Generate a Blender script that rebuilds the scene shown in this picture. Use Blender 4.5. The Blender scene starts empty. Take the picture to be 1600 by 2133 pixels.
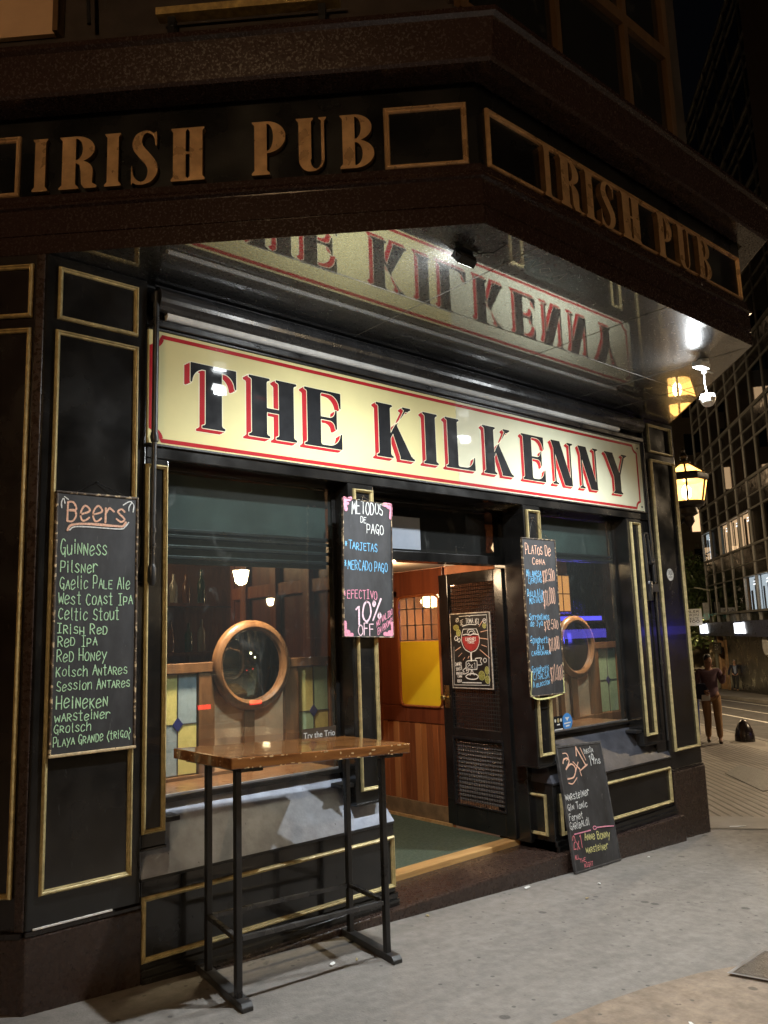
import bpy, bmesh, math, random
import numpy as np
from mathutils import Vector, Matrix

random.seed(11)
NR = np.random.RandomState(5)
sc = bpy.context.scene
COL = sc.collection
rad = math.radians

# ------------------------------------------------------------------ camera
def cam_basis(yaw, pitch, roll):
    cy, sy = math.cos(yaw), math.sin(yaw)
    fwd = Vector((-sy*math.cos(pitch), cy*math.cos(pitch), math.sin(pitch)))
    r0 = Vector((cy, sy, 0)); u0 = r0.cross(fwd)
    r = r0*math.cos(roll) + u0*math.sin(roll)
    return r, r.cross(fwd), fwd
cam = bpy.data.cameras.new('camera')
cam.sensor_fit = 'VERTICAL'; cam.sensor_height = 24.0
cam.lens = 24.0*1667.95/2133.0
cam.clip_start = 0.05; cam.clip_end = 900
cam_ob = bpy.data.objects.new('camera', cam); COL.objects.link(cam_ob)
_r, _u, _f = cam_basis(rad(-41.01145), rad(8.865474), rad(-1.953371))
M = Matrix.Identity(4)
for i in range(3):
    M[i][0], M[i][1], M[i][2] = _r[i], _u[i], -_f[i]
M.translation = Vector((0, 0, 1.604))
cam_ob.matrix_world = M
sc.camera = cam_ob

# ------------------------------------------------------------------ world, exposure
w = bpy.data.worlds.new('World'); sc.world = w; w.use_nodes = True
nt = w.node_tree
sky = nt.nodes.new('ShaderNodeTexSky'); sky.sky_type = 'NISHITA'; sky.sun_disc = False
sky.sun_elevation = rad(-4.0); sky.sun_rotation = rad(200)
bg = nt.nodes['Background']; nt.links.new(sky.outputs[0], bg.inputs[0]); bg.inputs[1].default_value = 0.05
sc.view_settings.view_transform = 'Standard'; sc.view_settings.look = 'None'
sc.view_settings.exposure = 0.35; sc.view_settings.gamma = 1.0
sc.cycles.use_denoising = True
sc.cycles.sample_clamp_indirect = 4.0
sc.cycles.sample_clamp_direct = 30.0
sc.cycles.max_bounces = 8; sc.cycles.glossy_bounces = 4; sc.cycles.transparent_max_bounces = 12
sc.cycles.caustics_reflective = False; sc.cycles.caustics_refractive = False

# ------------------------------------------------------------------ helpers
def gz(x):                       # the street falls gently along +x
    return -0.0467*(x - 1.26)

S2 = math.sqrt(0.5)
def frame(o, a, n):
    o = Vector((o[0], o[1], 0)); a = Vector((a[0], a[1], 0)); n = Vector((n[0], n[1], 0))
    return lambda u, d, z: o + a*u + n*d + Vector((0, 0, z))
FW = lambda x, y, z: Vector((x, y, z))
FC = frame((0, 4.0), (1, 0), (0, -1))                    # chamfered corner front
FL = frame((1.257, 3.997), (S2, -S2), (-S2, -S2))        # left street facade
FR = frame((7.345, 4.0), (S2, S2), (S2, -S2))            # right street facade
FF = frame((0, 2.424), (1, 0), (0, -1))                  # fascia over the corner
def plane_x(x0):                                          # a plane seen from -x (u runs towards the camera side)
    return lambda u, d, z: Vector((x0 - d, -u, z))

def wloc(o):
    v = Vector((0, 0, 0))
    while o is not None:
        v = v + o.location; o = o.parent
    return v

class MB:
    def __init__(s): s.v = []; s.f = []; s.mi = []
    def add(s, vs, fs, mi=0):
        b = len(s.v); s.v += [tuple(p) for p in vs]
        for f in fs: s.f.append([i+b for i in f]); s.mi.append(mi)
        return s
    def quad(s, a, b, c, d, mi=0): return s.add([a, b, c, d], [(0, 1, 2, 3)], mi)
    def box(s, F, u0, u1, d0, d1, z0, z1, mi=0):
        P = [F(u, d, z) for z in (z0, z1) for d in (d0, d1) for u in (u0, u1)]
        return s.add(P, [(0, 2, 3, 1), (4, 5, 7, 6), (0, 1, 5, 4), (2, 6, 7, 3), (0, 4, 6, 2), (1, 3, 7, 5)], mi)
    def prism(s, pts, a, b, mi=0):      # pts: list of functions/points pairs -> a(p), b(p)
        n = len(pts); A = [a(p) for p in pts]; B = [b(p) for p in pts]
        return s.add(A+B, [tuple(range(n))[::-1], tuple(range(n, 2*n))] + [(i, (i+1) % n, n+(i+1) % n, n+i) for i in range(n)], mi)
    def tube(s, pts, r, seg=10, mi=0, cap=True):
        pts = [Vector(p) for p in pts]; n = len(pts); rs = r if isinstance(r, (list, tuple)) else [r]*n
        V = []; prev = None
        for i, p in enumerate(pts):
            t = (pts[min(i+1, n-1)] - pts[max(i-1, 0)]).normalized()
            if prev is None:
                a = Vector((0, 0, 1)) if abs(t.z) < .9 else Vector((1, 0, 0))
                x = t.cross(a).normalized()
            else:
                x = (prev - t*prev.dot(t)).normalized()
            prev = x; y = t.cross(x)
            for k in range(seg):
                an = 2*math.pi*k/seg; V.append(p + (x*math.cos(an) + y*math.sin(an))*rs[i])
        F = [(i*seg+k, i*seg+(k+1) % seg, (i+1)*seg+(k+1) % seg, (i+1)*seg+k) for i in range(n-1) for k in range(seg)]
        if cap: F += [tuple(range(seg))[::-1], tuple(range((n-1)*seg, n*seg))]
        return s.add(V, F, mi)
    def lathe(s, c, prof, seg=20, mi=0, ax=(0, 0, 1)):
        c = Vector(c); ax = Vector(ax).normalized(); a = Vector((1, 0, 0)) if abs(ax.x) < .9 else Vector((0, 1, 0))
        x = ax.cross(a).normalized(); y = ax.cross(x); V = []
        for r, h in prof:
            for k in range(seg):
                an = 2*math.pi*(k+.5)/seg; V.append(c + ax*h + (x*math.cos(an) + y*math.sin(an))*max(r, 1e-4))
        n = len(prof)
        F = [(i*seg+k, i*seg+(k+1) % seg, (i+1)*seg+(k+1) % seg, (i+1)*seg+k) for i in range(n-1) for k in range(seg)]
        F += [tuple(range(seg))[::-1], tuple(range((n-1)*seg, n*seg))]
        return s.add(V, F, mi)
    def ring(s, F, u0, u1, z0, z1, prof, mi=0):   # rectangular moulding, prof = [(inset, height)]
        V = []
        for i, d in prof: V += [F(u0+i, d, z0+i), F(u1-i, d, z0+i), F(u1-i, d, z1-i), F(u0+i, d, z1-i)]
        n = len(prof); Q = []
        for j in range(n-1):
            for k in range(4): Q.append((j*4+k, j*4+(k+1) % 4, (j+1)*4+(k+1) % 4, (j+1)*4+k))
        return s.add(V, Q, mi)
    def build(s, name, m, parent=None, smooth=False, bevel=0.0, kind=None):
        off = wloc(parent) if parent else Vector((0, 0, 0))
        me = bpy.data.meshes.new(name)
        me.from_pydata([(a-off.x, b-off.y, c-off.z) for a, b, c in s.v], [], s.f)
        ms = m if isinstance(m, (list, tuple)) else [m]
        for q in ms: me.materials.append(q)
        if len(ms) > 1: me.polygons.foreach_set('material_index', s.mi)
        bm = bmesh.new(); bm.from_mesh(me); bmesh.ops.recalc_face_normals(bm, faces=bm.faces); bm.to_mesh(me); bm.free()
        if smooth:
            for p in me.polygons: p.use_smooth = True
        o = bpy.data.objects.new(name, me); COL.objects.link(o)
        if parent: o.parent = parent
        if bevel:
            b = o.modifiers.new('bevel', 'BEVEL'); b.width = bevel; b.segments = 2; b.limit_method = 'ANGLE'; b.angle_limit = rad(40)
        elif smooth and len(me.polygons) < 20000:
            e = o.modifiers.new('split', 'EDGE_SPLIT'); e.split_angle = rad(40)
        if kind: o['kind'] = kind
        return o

def tag(o, label, cat, group=None):
    o['label'] = label; o['category'] = cat
    if group: o['group'] = group
    return o
def thing(name, label, cat, loc=(0, 0, 0), group=None):
    o = bpy.data.objects.new(name, None); COL.objects.link(o); o.location = loc; o.empty_display_size = .2
    return tag(o, label, cat, group)
def dup(root, loc, rotz=0, label=None, sc_=1.0):
    r = root.copy(); COL.objects.link(r); r.location = loc; r.rotation_euler = (0, 0, rotz); r.scale = (sc_,)*3
    if label: r['label'] = label
    for ch in root.children:
        c = ch.copy(); COL.objects.link(c); c.parent = r
        for g in ch.children:
            k = g.copy(); COL.objects.link(k); k.parent = c
    return r
def light(name, kind, loc, power, color, parent=None, size=.1, aim=None, angle=None, blend=1.0):
    l = bpy.data.lights.new(name, kind); l.energy = power; l.color = color
    if kind == 'AREA': l.shape = 'RECTANGLE'; l.size = size; l.size_y = size*.7
    else: l.shadow_soft_size = size
    if kind == 'SPOT': l.spot_size = rad(angle); l.spot_blend = blend
    o = bpy.data.objects.new(name, l); COL.objects.link(o)
    o.location = Vector(loc) - (wloc(parent) if parent else Vector((0, 0, 0)))
    if parent: o.parent = parent
    if aim: o.rotation_euler = Vector(aim).to_track_quat('-Z', 'Y').to_euler()
    return o

# ------------------------------------------------------------------ materials
def mat(name, base, rough=.5, metal=0., var=.25, scale=6., bump=0., bscale=40., coat=0., ior=1.5, rvar=.12, emit=None, es=0., stretch=None, spots=None, scratch=0., spec=.5, cior=1.5):
    m = bpy.data.materials.new(name); m.use_nodes = True; t = m.node_tree; N = t.nodes; L = t.links
    p = N['Principled BSDF']
    p.inputs['Metallic'].default_value = metal; p.inputs['IOR'].default_value = ior
    p.inputs['Specular IOR Level'].default_value = spec
    p.inputs['Coat IOR'].default_value = cior
    p.inputs['Coat Weight'].default_value = coat; p.inputs['Coat Roughness'].default_value = .025
    p.inputs['Roughness'].default_value = rough; p.inputs['Base Color'].default_value = (*base, 1)
    tc = N.new('ShaderNodeTexCoord'); mp = N.new('ShaderNodeMapping'); L.new(tc.outputs['Object'], mp.inputs[0])
    if stretch: mp.inputs['Scale'].default_value = stretch
    nz = N.new('ShaderNodeTexNoise'); nz.inputs['Scale'].default_value = scale; nz.inputs['Detail'].default_value = 8; nz.inputs['Roughness'].default_value = .62
    L.new(mp.outputs[0], nz.inputs[0])
    cr = N.new('ShaderNodeValToRGB'); cr.color_ramp.elements[0].position = .32; cr.color_ramp.elements[1].position = .68
    lo = tuple(max(0, c*(1-var)) for c in base); hi = tuple(min(1, c*(1+var)) for c in base)
    cr.color_ramp.elements[0].color = (*lo, 1); cr.color_ramp.elements[1].color = (*hi, 1)
    L.new(nz.outputs[0], cr.inputs[0]); col = cr.outputs[0]
    if spots:                                   # (scale, colour, threshold)
        vz = N.new('ShaderNodeTexNoise'); vz.inputs['Scale'].default_value = spots[0]; vz.inputs['Detail'].default_value = 3
        L.new(tc.outputs['Object'], vz.inputs[0])
        c2 = N.new('ShaderNodeValToRGB'); c2.color_ramp.elements[0].position = spots[2]; c2.color_ramp.elements[1].position = spots[2]+.06
        L.new(vz.outputs[0], c2.inputs[0]); mx = N.new('ShaderNodeMix'); mx.data_type = 'RGBA'
        L.new(c2.outputs[0], mx.inputs[0]); L.new(col, mx.inputs[6]); mx.inputs[7].default_value = (*spots[1], 1); col = mx.outputs[2]
    if scratch:
        wz = N.new('ShaderNodeTexNoise'); wz.inputs['Scale'].default_value = 9; wz.inputs['Detail'].default_value = 9; wz.inputs['Distortion'].default_value = 2.5
        m2 = N.new('ShaderNodeMapping'); m2.inputs['Scale'].default_value = (3, 3, .5); L.new(tc.outputs['Object'], m2.inputs[0]); L.new(m2.outputs[0], wz.inputs[0])
        c3 = N.new('ShaderNodeValToRGB'); c3.color_ramp.elements[0].position = .66; c3.color_ramp.elements[1].position = .8
        c3.color_ramp.elements[1].color = (scratch, scratch, scratch, 1)
        L.new(wz.outputs[0], c3.inputs[0]); mx = N.new('ShaderNodeMix'); mx.data_type = 'RGBA'
        L.new(c3.outputs[0], mx.inputs[0]); L.new(col, mx.inputs[6]); mx.inputs[7].default_value = (.25, .25, .24, 1); col = mx.outputs[2]
    L.new(col, p.inputs['Base Color'])
    if rvar:
        n2 = N.new('ShaderNodeTexNoise'); n2.inputs['Scale'].default_value = scale*.6; n2.inputs['Detail'].default_value = 6; L.new(mp.outputs[0], n2.inputs[0])
        mr = N.new('ShaderNodeMapRange'); mr.inputs[1].default_value = .3; mr.inputs[2].default_value = .7
        mr.inputs[3].default_value = max(.02, rough-rvar); mr.inputs[4].default_value = min(1, rough+rvar); L.new(n2.outputs[0], mr.inputs[0]); L.new(mr.outputs[0], p.inputs['Roughness'])
    if bump:
        n3 = N.new('ShaderNodeTexNoise'); n3.inputs['Scale'].default_value = bscale; n3.inputs['Detail'].default_value = 5; L.new(mp.outputs[0], n3.inputs[0])
        bp = N.new('ShaderNodeBump'); bp.inputs['Strength'].default_value = bump; bp.inputs['Distance'].default_value = .01
        L.new(n3.outputs[0], bp.inputs['Height']); L.new(bp.outputs[0], p.inputs['Normal'])
    if emit:
        p.inputs['Emission Color'].default_value = (*emit, 1); p.inputs['Emission Strength'].default_value = es
    return m

def glass(name, tint=(.8, .85, .84), rough=.01, gloss=1.0, smear=True, base=.05):
    m = bpy.data.materials.new(name); m.use_nodes = True; t = m.node_tree; N = t.nodes; L = t.links
    N.remove(N['Principled BSDF']); out = N['Material Output']
    tr = N.new('ShaderNodeBsdfTransparent'); tr.inputs[0].default_value = (*tint, 1)
    gl = N.new('ShaderNodeBsdfGlossy'); gl.inputs['Roughness'].default_value = rough; gl.inputs[0].default_value = (gloss,)*3+(1,)
    fr = N.new('ShaderNodeFresnel'); fr.inputs[0].default_value = 1.7
    ad = N.new('ShaderNodeMath'); ad.operation = 'ADD'; ad.inputs[1].default_value = base; ad.use_clamp = True
    ge = N.new('ShaderNodeNewGeometry'); iv = N.new('ShaderNodeMath'); iv.operation = 'SUBTRACT'; iv.inputs[0].default_value = 1; L.new(ge.outputs['Backfacing'], iv.inputs[1])
    fm = N.new('ShaderNodeMath'); fm.operation = 'MULTIPLY'; L.new(fr.outputs[0], fm.inputs[0]); L.new(iv.outputs[0], fm.inputs[1]); L.new(fm.outputs[0], ad.inputs[0])
    mx = N.new('ShaderNodeMixShader'); L.new(ad.outputs[0], mx.inputs[0]); L.new(tr.outputs[0], mx.inputs[1]); L.new(gl.outputs[0], mx.inputs[2])
    res = mx.outputs[0]
    if smear:                       # grime and finger smears
        tc = N.new('ShaderNodeTexCoord'); mp = N.new('ShaderNodeMapping'); mp.inputs['Scale'].default_value = (1, 1, .5); L.new(tc.outputs['Object'], mp.inputs[0])
        nz = N.new('ShaderNodeTexNoise'); nz.inputs['Scale'].default_value = 5; nz.inputs['Detail'].default_value = 10; nz.inputs['Distortion'].default_value = 1.6; nz.inputs['Roughness'].default_value = .7; L.new(mp.outputs[0], nz.inputs[0])
        cr = N.new('ShaderNodeValToRGB'); cr.color_ramp.elements[0].position = .58; cr.color_ramp.elements[1].position = .85; cr.color_ramp.elements[0].color = (.02, .02, .02, 1); cr.color_ramp.elements[1].color = (.18, .18, .18, 1); L.new(nz.outputs[0], cr.inputs[0])
        df = N.new('ShaderNodeBsdfDiffuse'); df.inputs[0].default_value = (.5, .52, .5, 1)
        m2 = N.new('ShaderNodeMixShader'); L.new(cr.outputs[0], m2.inputs[0]); L.new(res, m2.inputs[1]); L.new(df.outputs[0], m2.inputs[2]); res = m2.outputs[0]
    L.new(res, out.inputs[0]); return m

def wood(name, a, b, rough=.35, scale=3., stretch=(1, 1, .12), coat=.3, bump=.1):
    m = mat(name, a, rough, var=.0, coat=coat, bump=bump, bscale=30, stretch=stretch, scale=scale*8, rvar=.1)
    t = m.node_tree; N = t.nodes; L = t.links; p = N['Principled BSDF']
    mp = [n for n in N if n.type == 'MAPPING'][0]
    wv = N.new('ShaderNodeTexNoise'); wv.inputs['Scale'].default_value = scale*9; wv.inputs['Detail'].default_value = 10; wv.inputs['Distortion'].default_value = .8; wv.inputs['Roughness'].default_value = .6
    L.new(mp.outputs[0], wv.inputs[0])
    cr = N.new('ShaderNodeValToRGB'); cr.color_ramp.elements[0].position = .34; cr.color_ramp.elements[1].position = .66
    cr.color_ramp.elements[0].color = (*a, 1); cr.color_ramp.elements[1].color = (*b, 1)
    L.new(wv.outputs[0], cr.inputs[0]); L.new(cr.outputs[0], p.inputs['Base Color']); return m

def chalk(name, c):
    m = bpy.data.materials.new(name); m.use_nodes = True; t = m.node_tree; N = t.nodes; L = t.links; p = N['Principled BSDF']
    p.inputs['Roughness'].default_value = .9
    tc = N.new('ShaderNodeTexCoord'); nz = N.new('ShaderNodeTexNoise'); nz.inputs['Scale'].default_value = 160; nz.inputs['Detail'].default_value = 4; L.new(tc.outputs['Object'], nz.inputs[0])
    cr = N.new('ShaderNodeValToRGB'); cr.color_ramp.elements[0].position = .3; cr.color_ramp.elements[1].position = .6
    cr.color_ramp.elements[0].color = (*[v*.6 for v in c], 1); cr.color_ramp.elements[1].color = (*c, 1)
    L.new(nz.outputs[0], cr.inputs[0]); L.new(cr.outputs[0], p.inputs['Base Color']); return m
def glow(name, c, s):
    m = mat(name, tuple(min(1, v*.6) for v in c), .4, var=.1, emit=c, es=s, rvar=0); return m

def shade_glow(name, c, s):        # lit lantern glass that also lets its lamp shine through
    m = bpy.data.materials.new(name); m.use_nodes = True; t = m.node_tree; N = t.nodes; N.remove(N['Principled BSDF'])
    tr = N.new('ShaderNodeBsdfTransparent'); tr.inputs[0].default_value = (.75, .7, .6, 1); em = N.new('ShaderNodeEmission'); em.inputs[0].default_value = (*c, 1)
    tc = N.new('ShaderNodeTexCoord'); nz = N.new('ShaderNodeTexNoise'); nz.inputs['Scale'].default_value = 14; t.links.new(tc.outputs['Object'], nz.inputs[0]); mr = N.new('ShaderNodeMapRange'); mr.inputs[3].default_value = s*.6; mr.inputs[4].default_value = s*1.4; t.links.new(nz.outputs[0], mr.inputs[0]); t.links.new(mr.outputs[0], em.inputs[1])
    ad = N.new('ShaderNodeAddShader'); t.links.new(tr.outputs[0], ad.inputs[0]); t.links.new(em.outputs[0], ad.inputs[1]); t.links.new(ad.outputs[0], N['Material Output'].inputs[0]); return m

K = dict(
 black=mat('black_gloss_paint', (.012, .0115, .011), .2, var=.45, scale=5, bump=.06, bscale=14, coat=.25, rvar=.12, scratch=.09),
 brownblack=mat('brown_black_paint', (.016, .011, .009), .26, var=.4, scale=5, bump=.05, bscale=14, coat=.2, scratch=.06),
 satin=mat('black_satin_metal', (.014, .014, .015), .38, var=.4, scale=10, bump=.08, bscale=60, rvar=.15, scratch=.12),
 granite=mat('brown_granite', (.036, .022, .017), .3, var=.55, scale=70, bump=.05, bscale=120, rvar=.14, spots=(150, (.11, .075, .055), .64)),
 fgranite=mat('fascia_granite', (.030, .0165, .0135), .22, var=.28, scale=130, bump=.05, bscale=90, rvar=.14, spots=(120, (.040, .024, .019), .64)),
 soffit=mat('polished_black_granite', (.02, .02, .0195), .38, var=.6, scale=90, bump=.03, bscale=120, rvar=.08, ior=1.6, spots=(260, (.22, .22, .21), .61), coat=1., spec=.5, cior=2.9),
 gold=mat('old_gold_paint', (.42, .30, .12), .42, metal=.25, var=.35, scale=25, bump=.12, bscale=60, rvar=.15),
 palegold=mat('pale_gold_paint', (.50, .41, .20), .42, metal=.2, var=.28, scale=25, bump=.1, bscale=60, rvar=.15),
 letter=mat('bronze_letter_paint', (.56, .35, .18), .33, metal=.45, var=.18, scale=14, bump=.06, bscale=80),
 cream=mat('cream_sign_paint', (.72, .66, .34), .6, var=.05, scale=2.5, bump=.006, bscale=5, coat=.45, rvar=.05, spec=.12),
 pale=mat('pale_sign_paint', (.68, .68, .50), .6, var=.05, scale=2.5, bump=.006, bscale=5, coat=.45, rvar=.05, spec=.12),
 ledge=mat('letter_edge_shade', (.10, .052, .02), .45, metal=.3, var=.3, scale=20),  # letter sides: darker than the fronts, their shade put into the colour
 red=mat('sign_red_paint', (.42, .018, .025), .6, var=.1, spec=.1, coat=.3),
 ink=mat('sign_black_paint', (.012, .013, .015), .6, var=.15, scale=20, coat=.4, spec=.1),
 sgrey=mat('worn_grey_sill_paint', (.30, .33, .40), .5, var=.28, scale=7, bump=.15, bscale=30, spots=(26, (.08, .08, .09), .70)),
 sdark=mat('dark_sill_paint', (.045, .047, .058), .45, var=.35, scale=8, bump=.1, bscale=40),
 board=mat('chalkboard', (.032, .033, .036), .65, var=.55, scale=6, bump=.05, bscale=30, stretch=(1, 1, .5), scratch=.6),
 boardframe=mat('worn_board_edge', (.07, .05, .035), .5, var=.9, scale=30, spots=(34, (.55, .43, .26), .55)),
 wornedge=mat('worn_pale_wood_edge', (.55, .42, .24), .6, var=.4, scale=40, bump=.2, spots=(40, (.1, .06, .03), .66)),
 pavement=mat('worn_concrete', (.208, .191, .172), .72, var=.17, scale=18, bump=.35, bscale=90, rvar=.12, spots=(9, (.115, .107, .098), .69)),
 pavewarm=mat('warm_concrete_repair', (.25, .192, .14), .75, var=.28, scale=14, bump=.3, bscale=60, spots=(14, (.13, .1, .08), .7)),
 asphalt=mat('asphalt', (.055, .052, .05), .7, var=.35, scale=3, bump=.4, bscale=70),
 kerb=mat('kerb_stone', (.2, .19, .18), .7, var=.3, scale=8, bump=.2),
 white=mat('white_plastic', (.8, .8, .78), .4, var=.06, scale=10),
 roadpaint=mat('road_paint', (.62, .6, .55), .6, var=.25, scale=9),
 woodtop=wood('varnished_table_wood', (.14, .05, .014), (.36, .15, .042), .17, 2.0, (.12, 1, 1), .6),
 wooddoor=wood('red_brown_wood', (.20, .05, .014), (.36, .115, .035), .38, 1.6, (1, 1, .06), .15),
 wooddark=wood('dark_red_wood', (.11, .025, .010), (.19, .05, .018), .35, 1.6, (1, 1, .06), .2),
 woodlight=wood('worn_threshold_wood', (.40, .21, .07), (.62, .38, .15), .4, 2.0, (.1, 1, 1), .2),
 woodpub=wood('pub_oak', (.11, .05, .022), (.21, .10, .045), .35, 2.0, (1, 1, .15), .3),
 mat_=mat('green_rubber_mat', (.055, .075, .045), .75, var=.35, scale=60, bump=.4, bscale=180),
 ceil=mat('pub_ceiling_paint', (.42, .34, .25), .7, var=.08),
 dark=mat('dark_interior', (.05, .034, .024), .6, var=.4, scale=3),
 panel=mat('cream_partition_panel', (.74, .48, .30), .5, var=.2, scale=8, bump=.05),
 yellow=mat('yellow_panel', (.78, .53, .02), .38, var=.04, coat=.3),
 gy=mat('yellow_stained_glass', (.62, .55, .22), .18, var=.1, scale=20, bump=.1),
 gb=mat('blue_stained_glass', (.30, .37, .44), .18, var=.1, scale=20, bump=.1),
 gg=mat('green_stained_glass', (.36, .50, .36), .18, var=.1, scale=20, bump=.1),
 gd=mat('deep_blue_stained_glass', (.03, .035, .16), .15, var=.1),
 lead=mat('lead_came', (.10, .10, .11), .4, metal=.6),
 mirror=mat('mirror_glass', (.78, .80, .82), .03, metal=1, var=.02, rvar=.01),
 brass=mat('brass', (.5, .36, .14), .3, metal=.9, var=.3, scale=20),
 steel=mat('galvanised_steel', (.34, .34, .35), .4, metal=.8, var=.2),
 fabric=mat('grey_awning_fabric', (.60, .60, .58), .7, var=.12, scale=9, bump=.1),
 leaf=mat('leaf', (.055, .085, .025), .55, var=.6, scale=1.2), bark=mat('bark', (.08, .06, .045), .85, var=.4, bump=.4),
 stone=mat('black_bank_stone', (.035, .034, .034), .32, var=.3, scale=3, bump=.03), towermetal=mat('tower_mullion', (.22, .21, .19), .45, metal=.2, var=.15),
 spandrel=mat('tower_spandrel', (.010, .010, .011), .15, var=.4), brownwall=mat('brown_render', (.20, .135, .10), .8, var=.15),
 far=mat('far_building_wall', (.11, .085, .065), .8, var=.3, scale=.4),
 bluesign=mat('navy_sign_board', (.04, .05, .10), .35, var=.15),
 glass=glass('shop_glass'), dglass=glass('upper_glass', (.35, .35, .35), base=.03), cglass=glass('clear_office_glass', (.85, .85, .85), .01, .9, False, .03), tglass=glass('tower_glass', (.16, .16, .16), .02, .9, False, .03),
 lampglow=shade_glow('lantern_glass_glow', (1., .50, .12), 2.6), lampcore=glow('lantern_bulb_glow', (1., .72, .34), 30),
 led=glow('white_led_glow', (.95, 1., 1.), 60), streetled=shade_glow('street_lamp_glow', (1., .80, .48), 40),
 warmwin=glow('lit_office_window', (1., .66, .36), 1.0), coolwin=glow('cool_lit_window', (.75, .9, 1.), .8), whitesign=glow('white_lit_lettering', (.93, .97, 1.), 2.6),
 greenlamp=glow('green_signal', (.1, 1., .65), 9), blueled=glow('blue_led', (.12, .10, 1.), 1.5), orange=glow('warm_lit_doorway', (1., .5, .16), 1.0),
 picture=glow('picture_glow', (1., .42, .12), .9), pendant=glow('pendant_glow', (1., .68, .36), 9),
)
def add_gum(m, scale, r, col):
    t = m.node_tree; N = t.nodes; L = t.links; p = N['Principled BSDF']; tc = N.new('ShaderNodeTexCoord')
    nz = N.new('ShaderNodeTexNoise'); nz.inputs['Scale'].default_value = 25; L.new(tc.outputs['Object'], nz.inputs[0])
    mxv = N.new('ShaderNodeMix'); mxv.data_type = 'RGBA'; mxv.inputs[0].default_value = .012; L.new(tc.outputs['Object'], mxv.inputs[6]); L.new(nz.outputs[1], mxv.inputs[7])
    for sc2, r2, thr in ((scale, r, .62), (scale*2.7, r*1.1, .72)):
        vo = N.new('ShaderNodeTexVoronoi'); vo.inputs['Scale'].default_value = sc2; L.new(mxv.outputs[2], vo.inputs['Vector'])
        cr = N.new('ShaderNodeValToRGB'); cr.color_ramp.elements[0].position = r2*.75; cr.color_ramp.elements[1].position = r2; cr.color_ramp.elements[0].color = (1, 1, 1, 1); cr.color_ramp.elements[1].color = (0, 0, 0, 1); L.new(vo.outputs['Distance'], cr.inputs[0])
        sp = N.new('ShaderNodeSeparateColor'); L.new(vo.outputs['Color'], sp.inputs[0]); gt = N.new('ShaderNodeMath'); gt.operation = 'GREATER_THAN'; gt.inputs[1].default_value = thr; L.new(sp.outputs[0], gt.inputs[0])
        ml = N.new('ShaderNodeMath'); ml.operation = 'MULTIPLY'; L.new(cr.outputs[0], ml.inputs[0]); L.new(gt.outputs[0], ml.inputs[1]); m2 = N.new('ShaderNodeMath'); m2.operation = 'MULTIPLY'; m2.inputs[1].default_value = .7; L.new(ml.outputs[0], m2.inputs[0])
        src = p.inputs['Base Color'].links[0].from_socket; mx = N.new('ShaderNodeMix'); mx.data_type = 'RGBA'; L.new(m2.outputs[0], mx.inputs[0]); L.new(src, mx.inputs[6]); mx.inputs[7].default_value = (*col, 1); L.new(mx.outputs[2], p.inputs['Base Color'])
    # broad worn streaks
    mp = N.new('ShaderNodeMapping'); mp.inputs['Rotation'].default_value = (0, 0, .35); mp.inputs['Scale'].default_value = (.5, 2.2, 1); L.new(tc.outputs['Object'], mp.inputs[0])
    ns = N.new('ShaderNodeTexNoise'); ns.inputs['Scale'].default_value = 1.6; ns.inputs['Detail'].default_value = 12; ns.inputs['Roughness'].default_value = .68; ns.inputs['Distortion'].default_value = .6; L.new(mp.outputs[0], ns.inputs[0])
    mr = N.new('ShaderNodeMapRange'); mr.inputs[1].default_value = .3; mr.inputs[2].default_value = .7; mr.inputs[3].default_value = .78; mr.inputs[4].default_value = 1.16; L.new(ns.outputs[0], mr.inputs[0])
    src = p.inputs['Base Color'].links[0].from_socket; vm = N.new('ShaderNodeVectorMath'); vm.operation = 'SCALE'; L.new(src, vm.inputs[0]); L.new(mr.outputs[0], vm.inputs['Scale']); L.new(vm.outputs[0], p.inputs['Base Color'])
add_gum(K['pavement'], 5.5, .16, (.05, .048, .045)); add_gum(K['pavewarm'], 5, .14, (.06, .05, .04))
CH = dict(p=chalk('peach_chalk', (.92, .56, .40)), g=chalk('green_chalk', (.55, .86, .55)), w=chalk('white_chalk', (.86, .88, .86)), b=chalk('blue_chalk', (.22, .60, .95)),
          k=chalk('pink_chalk', (.90, .35, .48)), q=chalk('pale_pink_chalk', (.95, .68, .78)), y=chalk('yellow_chalk', (.88, .85, .35)), r=chalk('red_chalk', (.9, .26, .30)))
CNAME = dict(p='peach', g='green', w='white', b='blue', k='pink', q='pale pink', y='yellow', r='red')
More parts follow.
